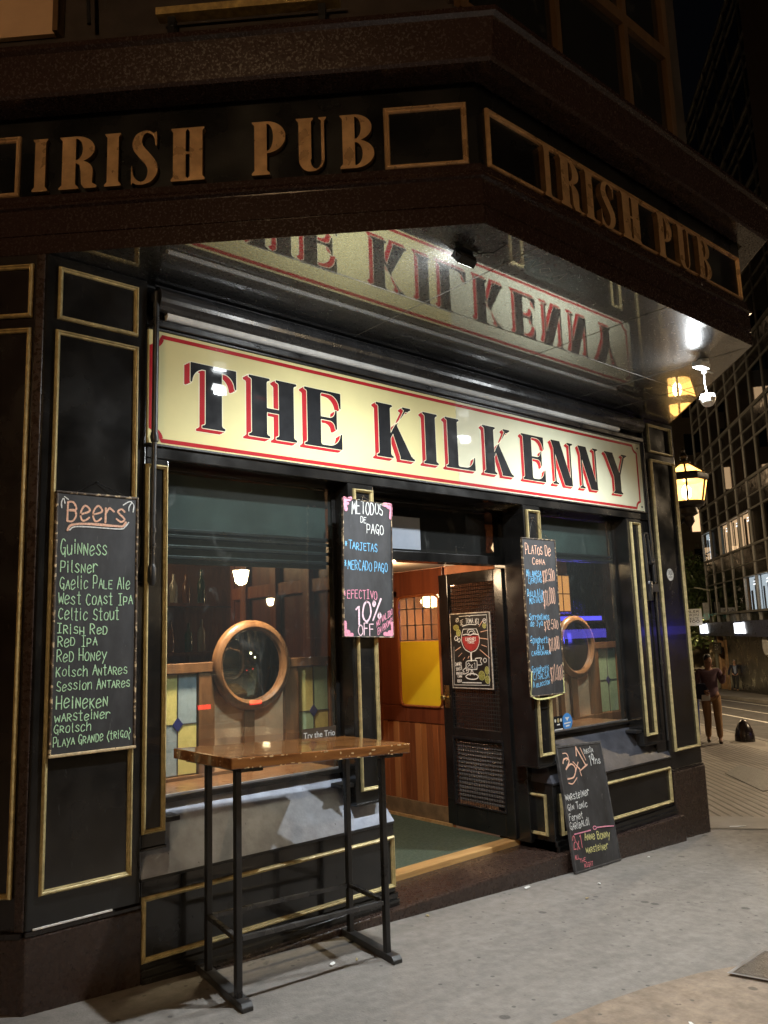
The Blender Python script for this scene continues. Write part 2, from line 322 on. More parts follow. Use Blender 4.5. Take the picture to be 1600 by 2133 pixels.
# ------------------------------------------------------------------ painted and raised letters: signed-distance shapes, contoured
RES = 80
class Glyph:
    def __init__(s, wd): 
        s.w = wd; xs = np.arange(-.32, wd+.2, 1/RES); ys = np.arange(-.3, 1.16, 1/RES); s.xs, s.ys = xs, ys
        s.X, s.Y = np.meshgrid(xs, ys); s.D = np.full(s.X.shape, 9.)
    def sd(s, pts):
        X, Y = s.X, s.Y; d = np.full(X.shape, 1e9); ins = np.zeros(X.shape, bool); n = len(pts)
        for i in range(n):
            (ax, ay), (bx, by) = pts[i], pts[(i+1) % n]; ex, ey = bx-ax, by-ay
            t = np.clip(((X-ax)*ex+(Y-ay)*ey)/max(ex*ex+ey*ey, 1e-12), 0, 1)
            d = np.minimum(d, (X-ax-t*ex)**2+(Y-ay-t*ey)**2)
            if ay != by: ins ^= ((ay > Y) != (by > Y)) & (X < (bx-ax)*(Y-ay)/(by-ay)+ax)
        d = np.sqrt(d); return np.where(ins, -d, d)
    def poly(s, *pts): s.D = np.minimum(s.D, s.sd(pts)); return s
    def cut(s, *pts): s.D = np.maximum(s.D, -s.sd(pts)); return s
    def rect(s, a, b, c, d): return s.poly((a, c), (b, c), (b, d), (a, d))
    def serif(s, a, b, y, up, e=.055, h=.035, br=.04):   # slab with small brackets, stem from a to b
        k = 1 if up else -1
        return s.poly((a-e, y), (b+e, y), (b+e, y+k*h), (b+.012, y+k*(h+br*.4)), (b, y+k*(h+br)), (a, y+k*(h+br)), (a-.012, y+k*(h+br*.4)), (a-e, y+k*h))
    def stem(s, a, b, top=True, bot=True, e=.055):
        s.rect(a, b, 0, 1)
        if bot: s.serif(a, b, 0, True, e)
        if top: s.serif(a, b, 1, False, e)
        return s
def arc(cx, cy, rx, ry, a0, a1, n=16):
    return [(cx+rx*math.cos(rad(a0+(a1-a0)*i/n)), cy+ry*math.sin(rad(a0+(a1-a0)*i/n))) for i in range(n+1)]
def contour(D, xs, ys):
    H, W = D.shape; seg = {}
    def pt(e):
        k, i, j = e
        if k == 0: a, b = D[i, j], D[i, j+1]; t = a/(a-b); return (xs[j]+t*(xs[j+1]-xs[j]), ys[i])
        a, b = D[i, j], D[i+1, j]; t = a/(a-b); return (xs[j], ys[i]+t*(ys[i+1]-ys[i]))
    I = D < 0
    cells = np.argwhere((I[:-1, :-1] != I[1:, 1:]) | (I[:-1, 1:] != I[1:, :-1]) | (I[:-1, :-1] != I[:-1, 1:]))
    for i, j in cells:
        c = [I[i, j], I[i, j+1], I[i+1, j+1], I[i+1, j]]; ed = [(0, i, j), (1, i, j+1), (0, i+1, j), (1, i, j)]
        for k in range(4):                                     # leave an inside corner: edge k -> next crossing
            if c[k] and not c[(k+1) % 4]:
                m = (k+1) % 4
                while not (not c[m] and c[(m+1) % 4]): m = (m+1) % 4
                seg.setdefault(ed[k], []).append(ed[m])
    loops = []
    while seg:
        st = next(iter(seg)); cur = st; lp = []
        while cur in seg:
            lp.append(pt(cur)); nx = seg[cur].pop()
            if not seg[cur]: del seg[cur]
            cur = nx
            if cur == st: break
        if len(lp) > 5:
            out = [lp[0]]; n = len(lp)
            for q in range(1, n):                                 # drop collinear points
                a, b, c = out[-1], lp[q], lp[(q+1) % n]
                if abs((b[0]-a[0])*(c[1]-b[1])-(b[1]-a[1])*(c[0]-b[0])) > 2e-5: out.append(b)
            loops.append(out)
    return loops
def fill(D, xs, ys, extr=0., bev=0.):
    cu = bpy.data.curves.new('c', 'CURVE'); cu.dimensions = '2D'; cu.fill_mode = 'BOTH' if extr else 'FRONT'
    cu.extrude = extr
    for lp in contour(D, xs, ys):
        sp = cu.splines.new('POLY'); sp.points.add(len(lp)-1); sp.use_cyclic_u = True
        sp.points.foreach_set('co', [v for p in lp for v in (p[0], p[1], 0, 1)])
    o = bpy.data.objects.new('c', cu); COL.objects.link(o)
    dg = bpy.context.evaluated_depsgraph_get(); me = bpy.data.meshes.new_from_object(o.evaluated_get(dg))
    V = [tuple(v.co) for v in me.vertices]; F = [tuple(p.vertices) for p in me.polygons]
    bpy.data.objects.remove(o); bpy.data.curves.remove(cu); bpy.data.meshes.remove(me); return V, F

def sign_glyph(c):
    if c == 'T':
        g = Glyph(.76); g.rect(.245, .515, 0, 1).serif(.245, .515, 0, True)
        g.rect(0, .76, .915, 1); g.poly((0, 1), (0, .69), (.02, .69), *arc(.25, .70, .22, .225, 176, 92, 10), (.26, 1)); g.poly((.76, 1), (.76, .69), (.74, .69), *arc(.51, .70, .22, .225, 4, 88, 10), (.5, 1))
    elif c == 'H':
        g = Glyph(.88); g.stem(.055, .325).stem(.545, .825).rect(.3, .56, .43, .5)
    elif c == 'I':
        g = Glyph(.38); g.stem(.055, .325)
    elif c in 'EL':
        g = Glyph(.76 if c == 'E' else .8); W = g.w; g.stem(.055, .325)
        g.rect(.3, W, 0, .045); g.poly((W, 0), (W, .27), (W-.025, .27), *arc(W-.27, .27, .235, .225, -4, -88, 10), (W-.3, 0))
        if c == 'E':
            g.rect(.3, W-.02, .955, 1); g.poly((W-.02, 1), (W-.02, .72), (W-.045, .72), *arc(W-.27, .72, .22, .235, 4, 88, 10), (W-.3, 1))
            g.rect(.3, .6, .485, .535); g.poly((.63, .34), (.655, .34), (.655, .68), (.63, .68), *arc(.5, .66, .12, .125, 0, -80, 8), *arc(.5, .36, .12, .125, 80, 0, 8))
    elif c == 'K':
        g = Glyph(.9); g.stem(.055, .325); g.poly((.32, .36), (.70, 1), (.76, 1), (.33, .47)); g.serif(.68, .76, 1, False, .06)
        g.poly((.36, .52), (.46, .66), (.86, 0), (.56, 0)); g.serif(.60, .83, 0, True, .06)
    elif c == 'N':
        g = Glyph(.8); g.rect(.10, .15, 0, 1).serif(.10, .15, 0, True, .075); g.rect(.66, .71, 0, 1).serif(.66, .71, 1, False, .075)
        g.poly((.02, 1), (.33, 1), (.73, 0), (.44, 0)); g.rect(.02, .3, .965, 1)
    elif c == 'Y':
        g = Glyph(.95); g.rect(.345, .61, 0, .46).serif(.345, .61, 0, True)
        g.poly((.04, 1), (.34, 1), (.61, .45), (.345, .42)); g.poly((.78, 1), (.84, 1), (.6, .44), (.54, .44)); g.serif(.075, .30, 1, False, .06); g.serif(.77, .84, 1, False, .075)
    return g
def pub_glyph(c):
    if c == 'I':
        g = Glyph(.33); g.rect(.04, .29, 0, 1)
        g.poly((-.015, 0), (.345, 0), (.345, .035), (.29, .085), (.04, .085), (-.015, .035)); g.poly((-.015, 1), (.345, 1), (.325, .965), (.29, .93), (.04, .93), (.005, .965))
    elif c == 'H':
        g = Glyph(.64); 
        for a in (.03, .36):
            g.rect(a, a+.25, 0, 1); g.poly((a-.045, 0), (a+.295, 0), (a+.295, .035), (a+.25, .085), (a, .085), (a-.045, .035)); g.poly((a-.045, 1), (a+.295, 1), (a+.28, .965), (a+.25, .93), (a, .93), (a-.03, .965))
        g.rect(.2, .45, .5, .545)
    elif c in 'RPB':
        g = Glyph(.64); g.rect(.04, .29, 0, 1); g.poly((-.015, 0), (.345, 0), (.345, .035), (.29, .085), (.04, .085), (-.015, .035)); g.poly((-.015, 1), (.3, 1), (.3, .95), (.04, .93), (.005, .965))
        yb = .50 if c != 'P' else .40
        top = [(.28, 1)] + arc(.28, (1+yb)/2, .36 if c != 'P' else .39, (1-yb)/2, 90, -90, 22)
        ins = [(.29, .955)] + arc(.29, (1+yb)/2, .13, (1-yb)/2-.045, 90, -90, 18)
        if c == 'R':
            g.poly(*top); g.cut(*ins); g.poly((.29, .53), (.40, .52), *arc(.40, .32, .21, .2, 85, 0, 8), (.60, .1), (.68, .045), (.68, 0), (.46, 0), (.40, .08), (.385, .32), (.36, .45), (.29, .49)); g.rect(.04, .29, 0, 1)
        elif c == 'P': g.poly(*top); g.cut(*ins); g.rect(.04, .29, 0, 1)
        else:
            g.poly(*top); g.cut(*ins); g.poly((.28, .53), *arc(.28, .265, .40, .265, 90, -90, 22)); g.cut((.29, .48), *arc(.29, .265, .155, .215, 90, -90, 18)); g.rect(.04, .29, 0, 1)
    elif c == 'U':
        g = Glyph(.6); g.poly((.04, 1), (.29, 1), (.29, .22), *arc(.38, .22, .11, .175, 180, 360, 14), (.49, 1), (.55, 1), (.55, .24), *arc(.31, .24, .24, .24, 0, -90, 12), *arc(.26, .24, .22, .24, -90, -180, 12))
        g.poly((-.015, 1), (.345, 1), (.325, .965), (.29, .93), (.04, .93), (.005, .965)); g.poly((.43, 1), (.61, 1), (.59, .965), (.55, .94), (.49, .94), (.45, .965))
    else:
        g = Glyph(.62); o = [(.56, .97), (.50, .95), (.40, 1.0), (.27, 1.0), (.12, .94), (.045, .80), (.06, .66), (.16, .53), (.34, .34), (.37, .2), (.31, .07), (.19, .05), (.07, .16), (.035, .34), (.02, .34), (.02, .0), (.055, .035), (.13, -.005), (.28, -.01), (.46, .05), (.575, .2), (.56, .38), (.44, .54), (.28, .71), (.245, .83), (.30, .945), (.40, .95), (.50, .87), (.535, .72), (.56, .72)]
        g.poly(*[p for p in smooth2(o, 4)])
    return g
def smooth2(p, k=5, closed=True):
    n = len(p); out = []
    for i in range(n if closed else n-1):
        a, b, c, d = (p[(i-1) % n], p[i], p[(i+1) % n], p[(i+2) % n]) if closed else (p[max(i-1, 0)], p[i], p[i+1], p[min(i+2, n-1)])
        for q in range(k):
            t = q/k; out.append(tuple(.5*(2*b[m]+(c[m]-a[m])*t+(2*a[m]-5*b[m]+4*c[m]-d[m])*t*t+(3*b[m]-a[m]-3*c[m]+d[m])*t**3) for m in (0, 1)))
    if not closed: out.append(tuple(p[-1]))
    return out

# ------------------------------------------------------------------ hand lettering: single strokes on a 6 x 9 grid, baseline 2
FONT = {
'A': '0239 3962 1555', 'B': '0209 ~0939574606 ~0646543202', 'C': '~58391805133253', 'D': '0209 ~093957543202', 'E': '59090252 0646', 'F': '590902 0646',
'G': '~58391805133254 355551', 'H': '0902 5952 0555', 'I': '1959 3932 1252', 'J': '1959 ~39342203', 'K': '0902 5905 1652', 'L': '090252', 'M': '0219345962', 'N': '02095259',
'O': '~391805133253655839', 'P': '0209 ~0939584505', 'Q': '~391805133253655839 4362', 'R': '0209 ~0939574605 2552', 'S': '~5839181645544203', 'T': '0969 3932',
'U': '~090412425459', 'V': '093269', 'W': '0912375269', 'X': '0952 5902', 'Y': '0935 6932', 'Z': '09590252',
'a': '~56371604123254 5752', 'c': '~5637160412325 3'.replace(' ', ''), 'd': '~56371604123254 5952', 'e': '~045556371604123253', 'g': '~56371604123254 ~5752501001',
'h': '0902 ~05375652', 'i': '1712 1918', 'j': '~27220110 2928', 'l': '~191322', 'n': '0702 ~05375652', 'o': '~3716041242545637', 'p': '0700 ~0637565432 03'.replace(' 03', '03'), 'r': '0702 ~05273756',
's': '~5637162544533203', 't': '~29232242 0747', 'u': '~070412325457 5752', 'y': '0733 6710', 'w': '0712365267', 'x': '0652 5602', 'm': '0702 ~05275532', 'k': '0902 4704 1552',
'0': '~391805133253655839', '1': '183932', '2': '~07294958562502 0252', '3': '~0829495736 ~3656433203', '5': '59090606 ~06466543 3203'.replace(' 3', '3'), '9': '~583918163557 5842',
'$': '~5839181645544203 3931', '%': '6902 ~1908172819 ~5443526354', '.': '2223', '*': '0646 1438 1834', '/': '5901', '(': '~39160430', ')': '~19360410', '!': '3935 3332', ':': '2726 2322'}
NARROW = {'i': 3.2, 'l': 3, '.': 3, '(': 3.4, ')': 3.4, 'j': 3.4, '1': 4.2, 't': 5, 'r': 5.4, '!': 4}
def ribbon(mb, F, pts, wd, d, mi=0, rnd=True):
    n = len(pts)
    if n < 2: return
    P = [Vector((a, b)) for a, b in pts]; V = []
    for i, p in enumerate(P):
        t = P[min(i+1, n-1)] - P[max(i-1, 0)]
        t = t.normalized() if t.length > 1e-9 else Vector((1, 0)); nn = Vector((-t.y, t.x)); h = wd*.5*(random.uniform(.82, 1.12) if rnd else 1)
        V += [p+nn*h, p-nn*h]
    fs = [(2*i, 2*i+1, 2*i+3, 2*i+2) for i in range(n-1)]
    for e, s in ((0, -1), (n-1, 1)):                      # round ends
        t = (P[1]-P[0] if e == 0 else P[-1]-P[-2]); t = t.normalized()*s if t.length > 1e-9 else Vector((s, 0)); nn = Vector((-t.y, t.x)); b = len(V)
        V += [P[e]+t*(wd*.5*math.cos(a))+nn*(wd*.5*math.sin(a)) for a in [rad(x) for x in (-90, -45, 0, 45, 90)]]
        fs.append(tuple(range(b, b+5)))
    mb.add([F(v.x, d, v.y) for v in V], fs, mi)
LAY = [0]
def write(mb, F, txt, u0, v0, u1, v1, h, d, wd=None, slant=0., mi=0, jit=.075):
    adv = []; x = 0
    mixed = any(c.islower() for c in txt) and any(c.isupper() for c in txt)
    for i, c in enumerate(txt):
        a = 3.6 if c == ' ' else NARROW.get(c, 6.)
        small = mixed and c.isupper() and i > 0 and txt[i-1] not in ' (/'
        adv.append((x, .76 if small else 1.)); x += a*(.9 if small else 1.) + 1.5
    sx = (u1-u0)/max(x-1.5, 1); wd = min(wd or h*.105, max(.0042, 1.15*sx))
    for c, (ox, ks) in zip(txt, adv):
        if c == ' ': continue
        jy = random.uniform(-jit, jit)*h; jx = random.uniform(-.2, .2); js = 1+random.uniform(-jit, jit)*1.3
        for st in FONT[c].split():
            sm = st[0] == '~'; st = st.lstrip('~'); st = st[:len(st)//2*2]
            pts = [(int(st[i])*(.9 if ks < 1 else 1.), (int(st[i+1])-2)/7*ks*js) for i in range(0, len(st), 2)]
            pts = [(a+random.uniform(-.15, .15), b+random.uniform(-.012, .012)) for a, b in pts]
            if sm: pts = smooth2(pts, 5, False)
            else: pts = [((a[0]*(3-k)+b[0]*k)/3, (a[1]*(3-k)+b[1]*k)/3) for a, b in zip(pts, pts[1:]) for k in range(3)]+[pts[-1]]
            q = []
            for a, b in pts:
                X = (ox+a+jx)*sx; f = X/max(u1-u0, 1e-6); q.append((u0+X+slant*b*h, v0+(v1-v0)*f+jy+b*h))
            LAY[0] += 1; ribbon(mb, F, q, wd, d+.00002*(LAY[0] % 60), mi)
def lettering(F, lines, polys, parent, d=.0016, thick=1.0):
    by = {}
    for t, a, b, c, e, h, col in lines: write(by.setdefault(col, MB()), F, t, a, b, c, e, h, d, wd=max(.0058, h*.105)*thick)
    for pts, wd, col in polys:
        LAY[0] += 1; ribbon(by.setdefault(col, MB()), F, smooth2(pts, 6, False) if len(pts) > 2 else [((pts[0][0]*(5-k)+pts[1][0]*k)/5, (pts[0][1]*(5-k)+pts[1][1]*k)/5) for k in range(6)], wd, d+.0015+.00002*(LAY[0] % 60))
    for col, mb in by.items():
        o = mb.build('chalk_lettering', CH[col], parent); o['label'] = CNAME[col]+' chalk lettering'

BEERS1=[
('Beers',0.058,1.131,0.357,1.133,0.102,'p'),
('GuiNNess',0.029,0.959,0.261,0.969,0.071,'g'),
('PilsNer',0.031,0.873,0.214,0.876,0.057,'g'),
('GAelic PALE Ale',0.030,0.792,0.384,0.797,0.060,'g'),
('West CoAst IPA',0.026,0.716,0.398,0.715,0.056,'g'),
('Celtic Stout',0.028,0.643,0.329,0.639,0.057,'g'),
]
BEERS2=[
('IRiSH ReD',0.021,0.576,0.270,0.569,0.046,'g'),
('ReD IPA',0.029,0.516,0.219,0.512,0.048,'g'),
('ReD HoNey',0.027,0.446,0.268,0.441,0.057,'g'),
('Kolsch ANtAReS',0.025,0.373,0.376,0.367,0.047,'g'),
('Session ANTAReS',0.028,0.306,0.392,0.303,0.045,'g'),
('HeiNeKeN',0.030,0.224,0.281,0.214,0.061,'g'),
('wARSteiNer',0.025,0.160,0.292,0.159,0.045,'g'),
('GRolsch',0.023,0.110,0.199,0.106,0.041,'g'),
('PLAyA GRANDe (tRiGo)',0.020,0.048,0.398,0.060,0.042,'g'),
]
BEERSP=[
([(0.059, 1.08), (0.08, 1.107), (0.165, 1.117), (0.307, 1.115), (0.34, 1.117), (0.355, 1.137)],0.012,'p'),
([(0.07, 1.081), (0.093, 1.098), (0.165, 1.102), (0.322, 1.101), (0.351, 1.114), (0.37, 1.138)],0.007,'w'),
([(0.028, 1.189), (0.026, 1.217), (0.036, 1.236), (0.043, 1.212)],0.006,'w'),
([(0.04, 1.245), (0.059, 1.233)],0.006,'w'),
([(0.34, 1.227), (0.367, 1.246), (0.385, 1.246), (0.371, 1.219), (0.37, 1.2)],0.006,'w'),
([(0.385, 1.246), (0.397, 1.229), (0.393, 1.195)],0.006,'w'),
]
PAGO=[
('METODOS',0.074,0.785,0.337,0.803,0.083,'w'),
('DE',0.145,0.731,0.193,0.733,0.037,'w'),
('PAGO',0.196,0.670,0.337,0.671,0.059,'w'),
('*TARJETAS',0.015,0.557,0.284,0.548,0.049,'b'),
('*MERCADO PAGO',0.010,0.426,0.367,0.423,0.059,'b'),
('*EFECTIVO',0.001,0.240,0.275,0.242,0.053,'k'),
('10%',0.091,0.079,0.305,0.130,0.119,'q'),
('OFF',0.117,0.015,0.246,0.014,0.072,'q'),
('NO VALIDO',0.269,0.067,0.406,0.152,0.039,'k'),
('EN PROMOS',0.278,0.012,0.415,0.101,0.039,'k'),
]
PAGOP=[
([(0.012, 0.872), (0.018, 0.84), (0.024, 0.807)],0.03,'k'),
([(0.012, 0.87), (0.041, 0.871), (0.064, 0.88)],0.025,'k'),
([(0.024, 0.845), (0.041, 0.845)],0.02,'k'),
([(0.346, 0.873), (0.4, 0.874)],0.028,'k'),
([(0.403, 0.875), (0.405, 0.833), (0.4, 0.791)],0.025,'k'),
([(0.375, 0.859), (0.397, 0.857)],0.02,'k'),
([(0.011, 0.088), (0.014, 0.048), (0.015, 0.013)],0.026,'k'),
([(0.018, 0.013), (0.066, 0.014)],0.026,'k'),
([(0.02, 0.035), (0.04, 0.031)],0.026,'k'),
([(0.4, 0.091), (0.402, 0.054), (0.396, 0.022)],0.026,'k'),
([(0.396, 0.022), (0.335, 0.023)],0.026,'k'),
([(0.387, 0.038), (0.372, 0.036)],0.02,'k'),
]
PLATOS=[
('PLATOS De',0.037,1.086,0.353,1.082,0.084,'p'),
('CeNA',0.114,1.008,0.269,1.012,0.052,'p'),
('MiLANeSA',0.033,0.908,0.216,0.918,0.056,'b'),
('C/FRITAS',0.051,0.855,0.218,0.869,0.042,'b'),
('$12.500',0.230,0.866,0.381,0.894,0.089,'p'),
('PoLLO A LA',0.032,0.756,0.219,0.764,0.056,'b'),
('MOSTAZA',0.049,0.701,0.214,0.712,0.048,'b'),
('$11.000',0.220,0.680,0.371,0.710,0.118,'p'),
('SorreNtiNos',0.040,0.577,0.281,0.578,0.048,'b'),
('de JyQ',0.042,0.529,0.194,0.533,0.042,'b'),
('$12.500',0.210,0.497,0.386,0.507,0.073,'p'),
('SpAghetti',0.036,0.400,0.253,0.400,0.048,'b'),
('A LA',0.107,0.345,0.190,0.350,0.032,'b'),
('CARBONARA',0.038,0.307,0.270,0.310,0.032,'b'),
('$11.000',0.253,0.330,0.384,0.341,0.102,'p'),
('SpAghetti',0.029,0.182,0.239,0.183,0.044,'b'),
('C/SALSA',0.039,0.126,0.229,0.134,0.045,'b'),
('A eLecciON',0.034,0.070,0.234,0.083,0.040,'b'),
('$11.000',0.252,0.105,0.403,0.113,0.115,'p'),
]
PLATOSP=[
([(0.034, 0.92), (0.039, 0.921)],0.008,'w'),
([(0.035, 0.764), (0.04, 0.766)],0.008,'w'),
([(0.031, 0.584), (0.036, 0.586)],0.008,'w'),
([(0.033, 0.42), (0.038, 0.422)],0.008,'w'),
([(0.025, 0.19), (0.03, 0.192)],0.008,'w'),
([(0.023, 0.182), (0.004, 0.045), (0.007, 0.012), (0.074, -0.017), (0.228, -0.018), (0.394, 0.005), (0.409, 0.034), (0.41, 0.117)],0.012,'y'),
]
OFERTA=[
('hAstA',0.369,0.830,0.497,0.838,0.043,'w'),
('19',0.417,0.741,0.489,0.740,0.082,'w'),
('hs',0.503,0.739,0.578,0.742,0.047,'w'),
('wARSteiNer',0.018,0.511,0.343,0.525,0.051,'w'),
('GiN ToNic',0.030,0.442,0.294,0.440,0.044,'w'),
('FerNet',0.027,0.367,0.206,0.368,0.047,'w'),
('GARiBALdi',0.019,0.301,0.281,0.312,0.054,'w'),
('2x1',0.024,0.164,0.140,0.162,0.097,'r'),
('ANNe BoNNy',0.183,0.209,0.532,0.183,0.052,'y'),
('wARSteiNer',0.175,0.118,0.483,0.110,0.048,'y'),
('ALL',0.019,0.097,0.077,0.095,0.032,'r'),
('THE',0.075,0.069,0.155,0.066,0.025,'r'),
('NIGHT',0.124,0.026,0.238,0.026,0.029,'r'),
]
OFERTAP=[
([(0.056, 0.783), (0.071, 0.808), (0.12, 0.815), (0.139, 0.789), (0.082, 0.736)],0.012,'p'),
([(0.082, 0.736), (0.159, 0.769), (0.21, 0.731), (0.17, 0.672), (0.086, 0.664)],0.012,'p'),
([(0.071, 0.854), (0.117, 0.851), (0.137, 0.82), (0.108, 0.799)],0.008,'p'),
([(0.09, 0.633), (0.142, 0.625), (0.209, 0.662)],0.009,'p'),
([(0.191, 0.782), (0.269, 0.719)],0.01,'p'),
([(0.258, 0.774), (0.201, 0.705)],0.01,'p'),
([(0.249, 0.825), (0.26, 0.889)],0.012,'p'),
([(0.26, 0.889), (0.359, 0.74)],0.012,'p'),
([(0.318, 0.88), (0.368, 0.783)],0.008,'p'),
([(0.306, 0.723), (0.378, 0.747)],0.012,'p'),
([(0.263, 0.708), (0.313, 0.724)],0.008,'p'),
([(0.263, 0.708), (0.275, 0.672)],0.008,'p'),
([(0.057, 0.269), (0.167, 0.269), (0.275, 0.27)],0.009,'k'),
([(0.372, 0.277), (0.491, 0.27), (0.605, 0.259)],0.009,'k'),
([(0.312, 0.283), (0.33, 0.292), (0.357, 0.285), (0.356, 0.271), (0.325, 0.269), (0.312, 0.283)],0.007,'k'),
]
POSTER=[
('SE',0.128,0.524,0.166,0.532,0.043,'w'),
('TOMA',0.193,0.539,0.283,0.539,0.043,'w'),
('ASI',0.306,0.531,0.353,0.527,0.042,'w'),
('CAMPARI',0.182,0.395,0.307,0.392,0.027,'w'),
('TONIC',0.205,0.372,0.287,0.369,0.019,'w'),
('2x1',0.191,0.164,0.285,0.167,0.046,'w'),
('CAMPARI',0.042,0.183,0.121,0.186,0.027,'w'),
('TONICA',0.049,0.143,0.122,0.152,0.025,'w'),
('RODAJA DE',0.051,0.111,0.129,0.114,0.018,'w'),
('LIMON',0.067,0.089,0.119,0.089,0.016,'w'),
('HIELO',0.061,0.046,0.111,0.050,0.020,'w'),
]
POSTERP=[
([(0.119, 0.6), (0.232, 0.602), (0.246, 0.594), (0.261, 0.602), (0.446, 0.602)],0.005,'w'),
([(0.446, 0.602), (0.448, 0.336), (0.439, 0.032)],0.004,'w'),
([(0.025, 0.024), (0.439, 0.03)],0.004,'w'),
([(0.039, 0.345), (0.025, 0.027)],0.003,'w'),
([(0.152, 0.516), (0.227, 0.529), (0.318, 0.525)],0.006,'w'),
([(0.123, 0.045), (0.347, 0.047)],0.008,'w'),
([(0.178, 0.492), (0.16, 0.486), (0.138, 0.429), (0.139, 0.379), (0.172, 0.324), (0.238, 0.295)],0.006,'w'),
([(0.238, 0.295), (0.307, 0.318), (0.344, 0.373), (0.348, 0.422), (0.32, 0.49)],0.006,'w'),
([(0.178, 0.492), (0.32, 0.491)],0.004,'w'),
([(0.209, 0.459), (0.223, 0.483), (0.272, 0.488), (0.299, 0.466), (0.305, 0.448)],0.006,'w'),
([(0.226, 0.454), (0.247, 0.471), (0.275, 0.47), (0.288, 0.449)],0.006,'w'),
([(0.157, 0.443), (0.201, 0.448), (0.244, 0.44), (0.278, 0.449), (0.335, 0.443)],0.008,'w'),
([(0.243, 0.291), (0.242, 0.227)],0.016,'w'),
([(0.178, 0.214), (0.203, 0.226), (0.29, 0.229), (0.308, 0.22), (0.304, 0.164), (0.289, 0.157), (0.198, 0.153), (0.178, 0.146), (0.178, 0.214)],0.008,'w'),
([(0.29, 0.229), (0.296, 0.246), (0.363, 0.249), (0.347, 0.226), (0.363, 0.198), (0.311, 0.192)],0.007,'w'),
([(0.175, 0.171), (0.134, 0.146), (0.148, 0.136), (0.141, 0.116), (0.196, 0.132), (0.2, 0.15)],0.007,'w'),
([(0.241, 0.153), (0.218, 0.107)],0.008,'w'),
([(0.246, 0.146), (0.267, 0.111)],0.008,'w'),
([(0.164, 0.097), (0.195, 0.114), (0.244, 0.122), (0.291, 0.115), (0.313, 0.097), (0.288, 0.079), (0.235, 0.074), (0.187, 0.081), (0.164, 0.097)],0.009,'w'),
([(0.365, 0.463), (0.452, 0.476)],0.005,'p'),
([(0.356, 0.413), (0.442, 0.403)],0.006,'p'),
([(0.371, 0.357), (0.428, 0.341)],0.005,'p'),
([(0.349, 0.317), (0.455, 0.249)],0.006,'p'),
([(0.352, 0.508), (0.391, 0.551)],0.005,'p'),
([(0.052, 0.311), (0.119, 0.342)],0.005,'p'),
([(0.088, 0.261), (0.135, 0.293)],0.004,'p'),
([(0.143, 0.232), (0.164, 0.255)],0.004,'p'),
([(0.205, 0.249), (0.216, 0.265)],0.006,'p'),
([(0.074, 0.561), (0.083, 0.581), (0.106, 0.585), (0.109, 0.567), (0.091, 0.555), (0.074, 0.561), (0.092, 0.571), (0.106, 0.585)],0.005,'w'),
([(0.397, 0.549), (0.406, 0.568), (0.433, 0.565), (0.432, 0.541), (0.413, 0.536), (0.397, 0.549), (0.419, 0.555), (0.433, 0.565)],0.005,'w'),
([(0.05, 0.417), (0.066, 0.435), (0.086, 0.427), (0.079, 0.402), (0.059, 0.399), (0.05, 0.417)],0.006,'w'),
([(0.084, 0.402), (0.11, 0.416), (0.121, 0.401), (0.102, 0.383), (0.084, 0.402)],0.006,'w'),
([(0.38, 0.233), (0.395, 0.248), (0.418, 0.239), (0.411, 0.219), (0.393, 0.215), (0.38, 0.233)],0.006,'w'),
]
# ------------------------------------------------------------------ ground
def gsheet(name, pts, m, lift, kind='structure', skirt=0.):
    mb = MB(); n = len(pts); top = [(x, y, gz(x)+lift) for x, y in pts]
    if skirt:
        mb.add(top+[(x, y, z-skirt) for x, y, z in top], [tuple(range(n))]+[(i, (i+1) % n, n+(i+1) % n, n+i) for i in range(n)])
    else: mb.add(top, [tuple(range(n))])
    o = mb.build(name, m); o['kind'] = kind; return o
def pR(t, d): p = FR(t, d, 0); return (p.x, p.y)
def pL(t, d): p = FL(t, d, 0); return (p.x, p.y)
KD = 4.1                                                 # width of the pavement on the right street
road = MB(); n_ = 14
for i in range(n_):                                        # asphalt base of the whole district, 0.13 m below the pavement
    xs = [-160+ (520)*k/n_ for k in (i, i+1)]
    road.quad(*[(x, y, gz(x)-.13) for x, y in ((xs[0], -170), (xs[1], -170), (xs[1], 330), (xs[0], 330))])
o = road.build('street_ground', K['asphalt']); o['kind'] = 'structure'
side = [pL(-40, 0), pL(0, 0), pR(0, 0), pR(90, 0), pR(90, KD), pR(1.5, KD), (9.2, -1.4), (5.0, -4.6), pL(1.5, 6.0), pL(-40, 6.0)]
gsheet('pavement', side, K['pavement'], 0., skirt=.14)
# granite kerb along the right street
kb = MB()
for i in range(24):
    t = 1.5+i*1.9
    for a, b in ((t, t+1.88),):
        p = [FR(a, KD-.16, 0), FR(b, KD-.16, 0), FR(b, KD+.02, 0), FR(a, KD+.02, 0)]
        kb.add([(q.x, q.y, gz(q.x)+.006) for q in p]+[(q.x, q.y, gz(q.x)-.14) for q in p], [(0, 1, 2, 3), (0, 1, 5, 4), (1, 2, 6, 5), (2, 3, 7, 6), (3, 0, 4, 7)])
o = kb.build('kerb', K['kerb']); o['kind'] = 'structure'
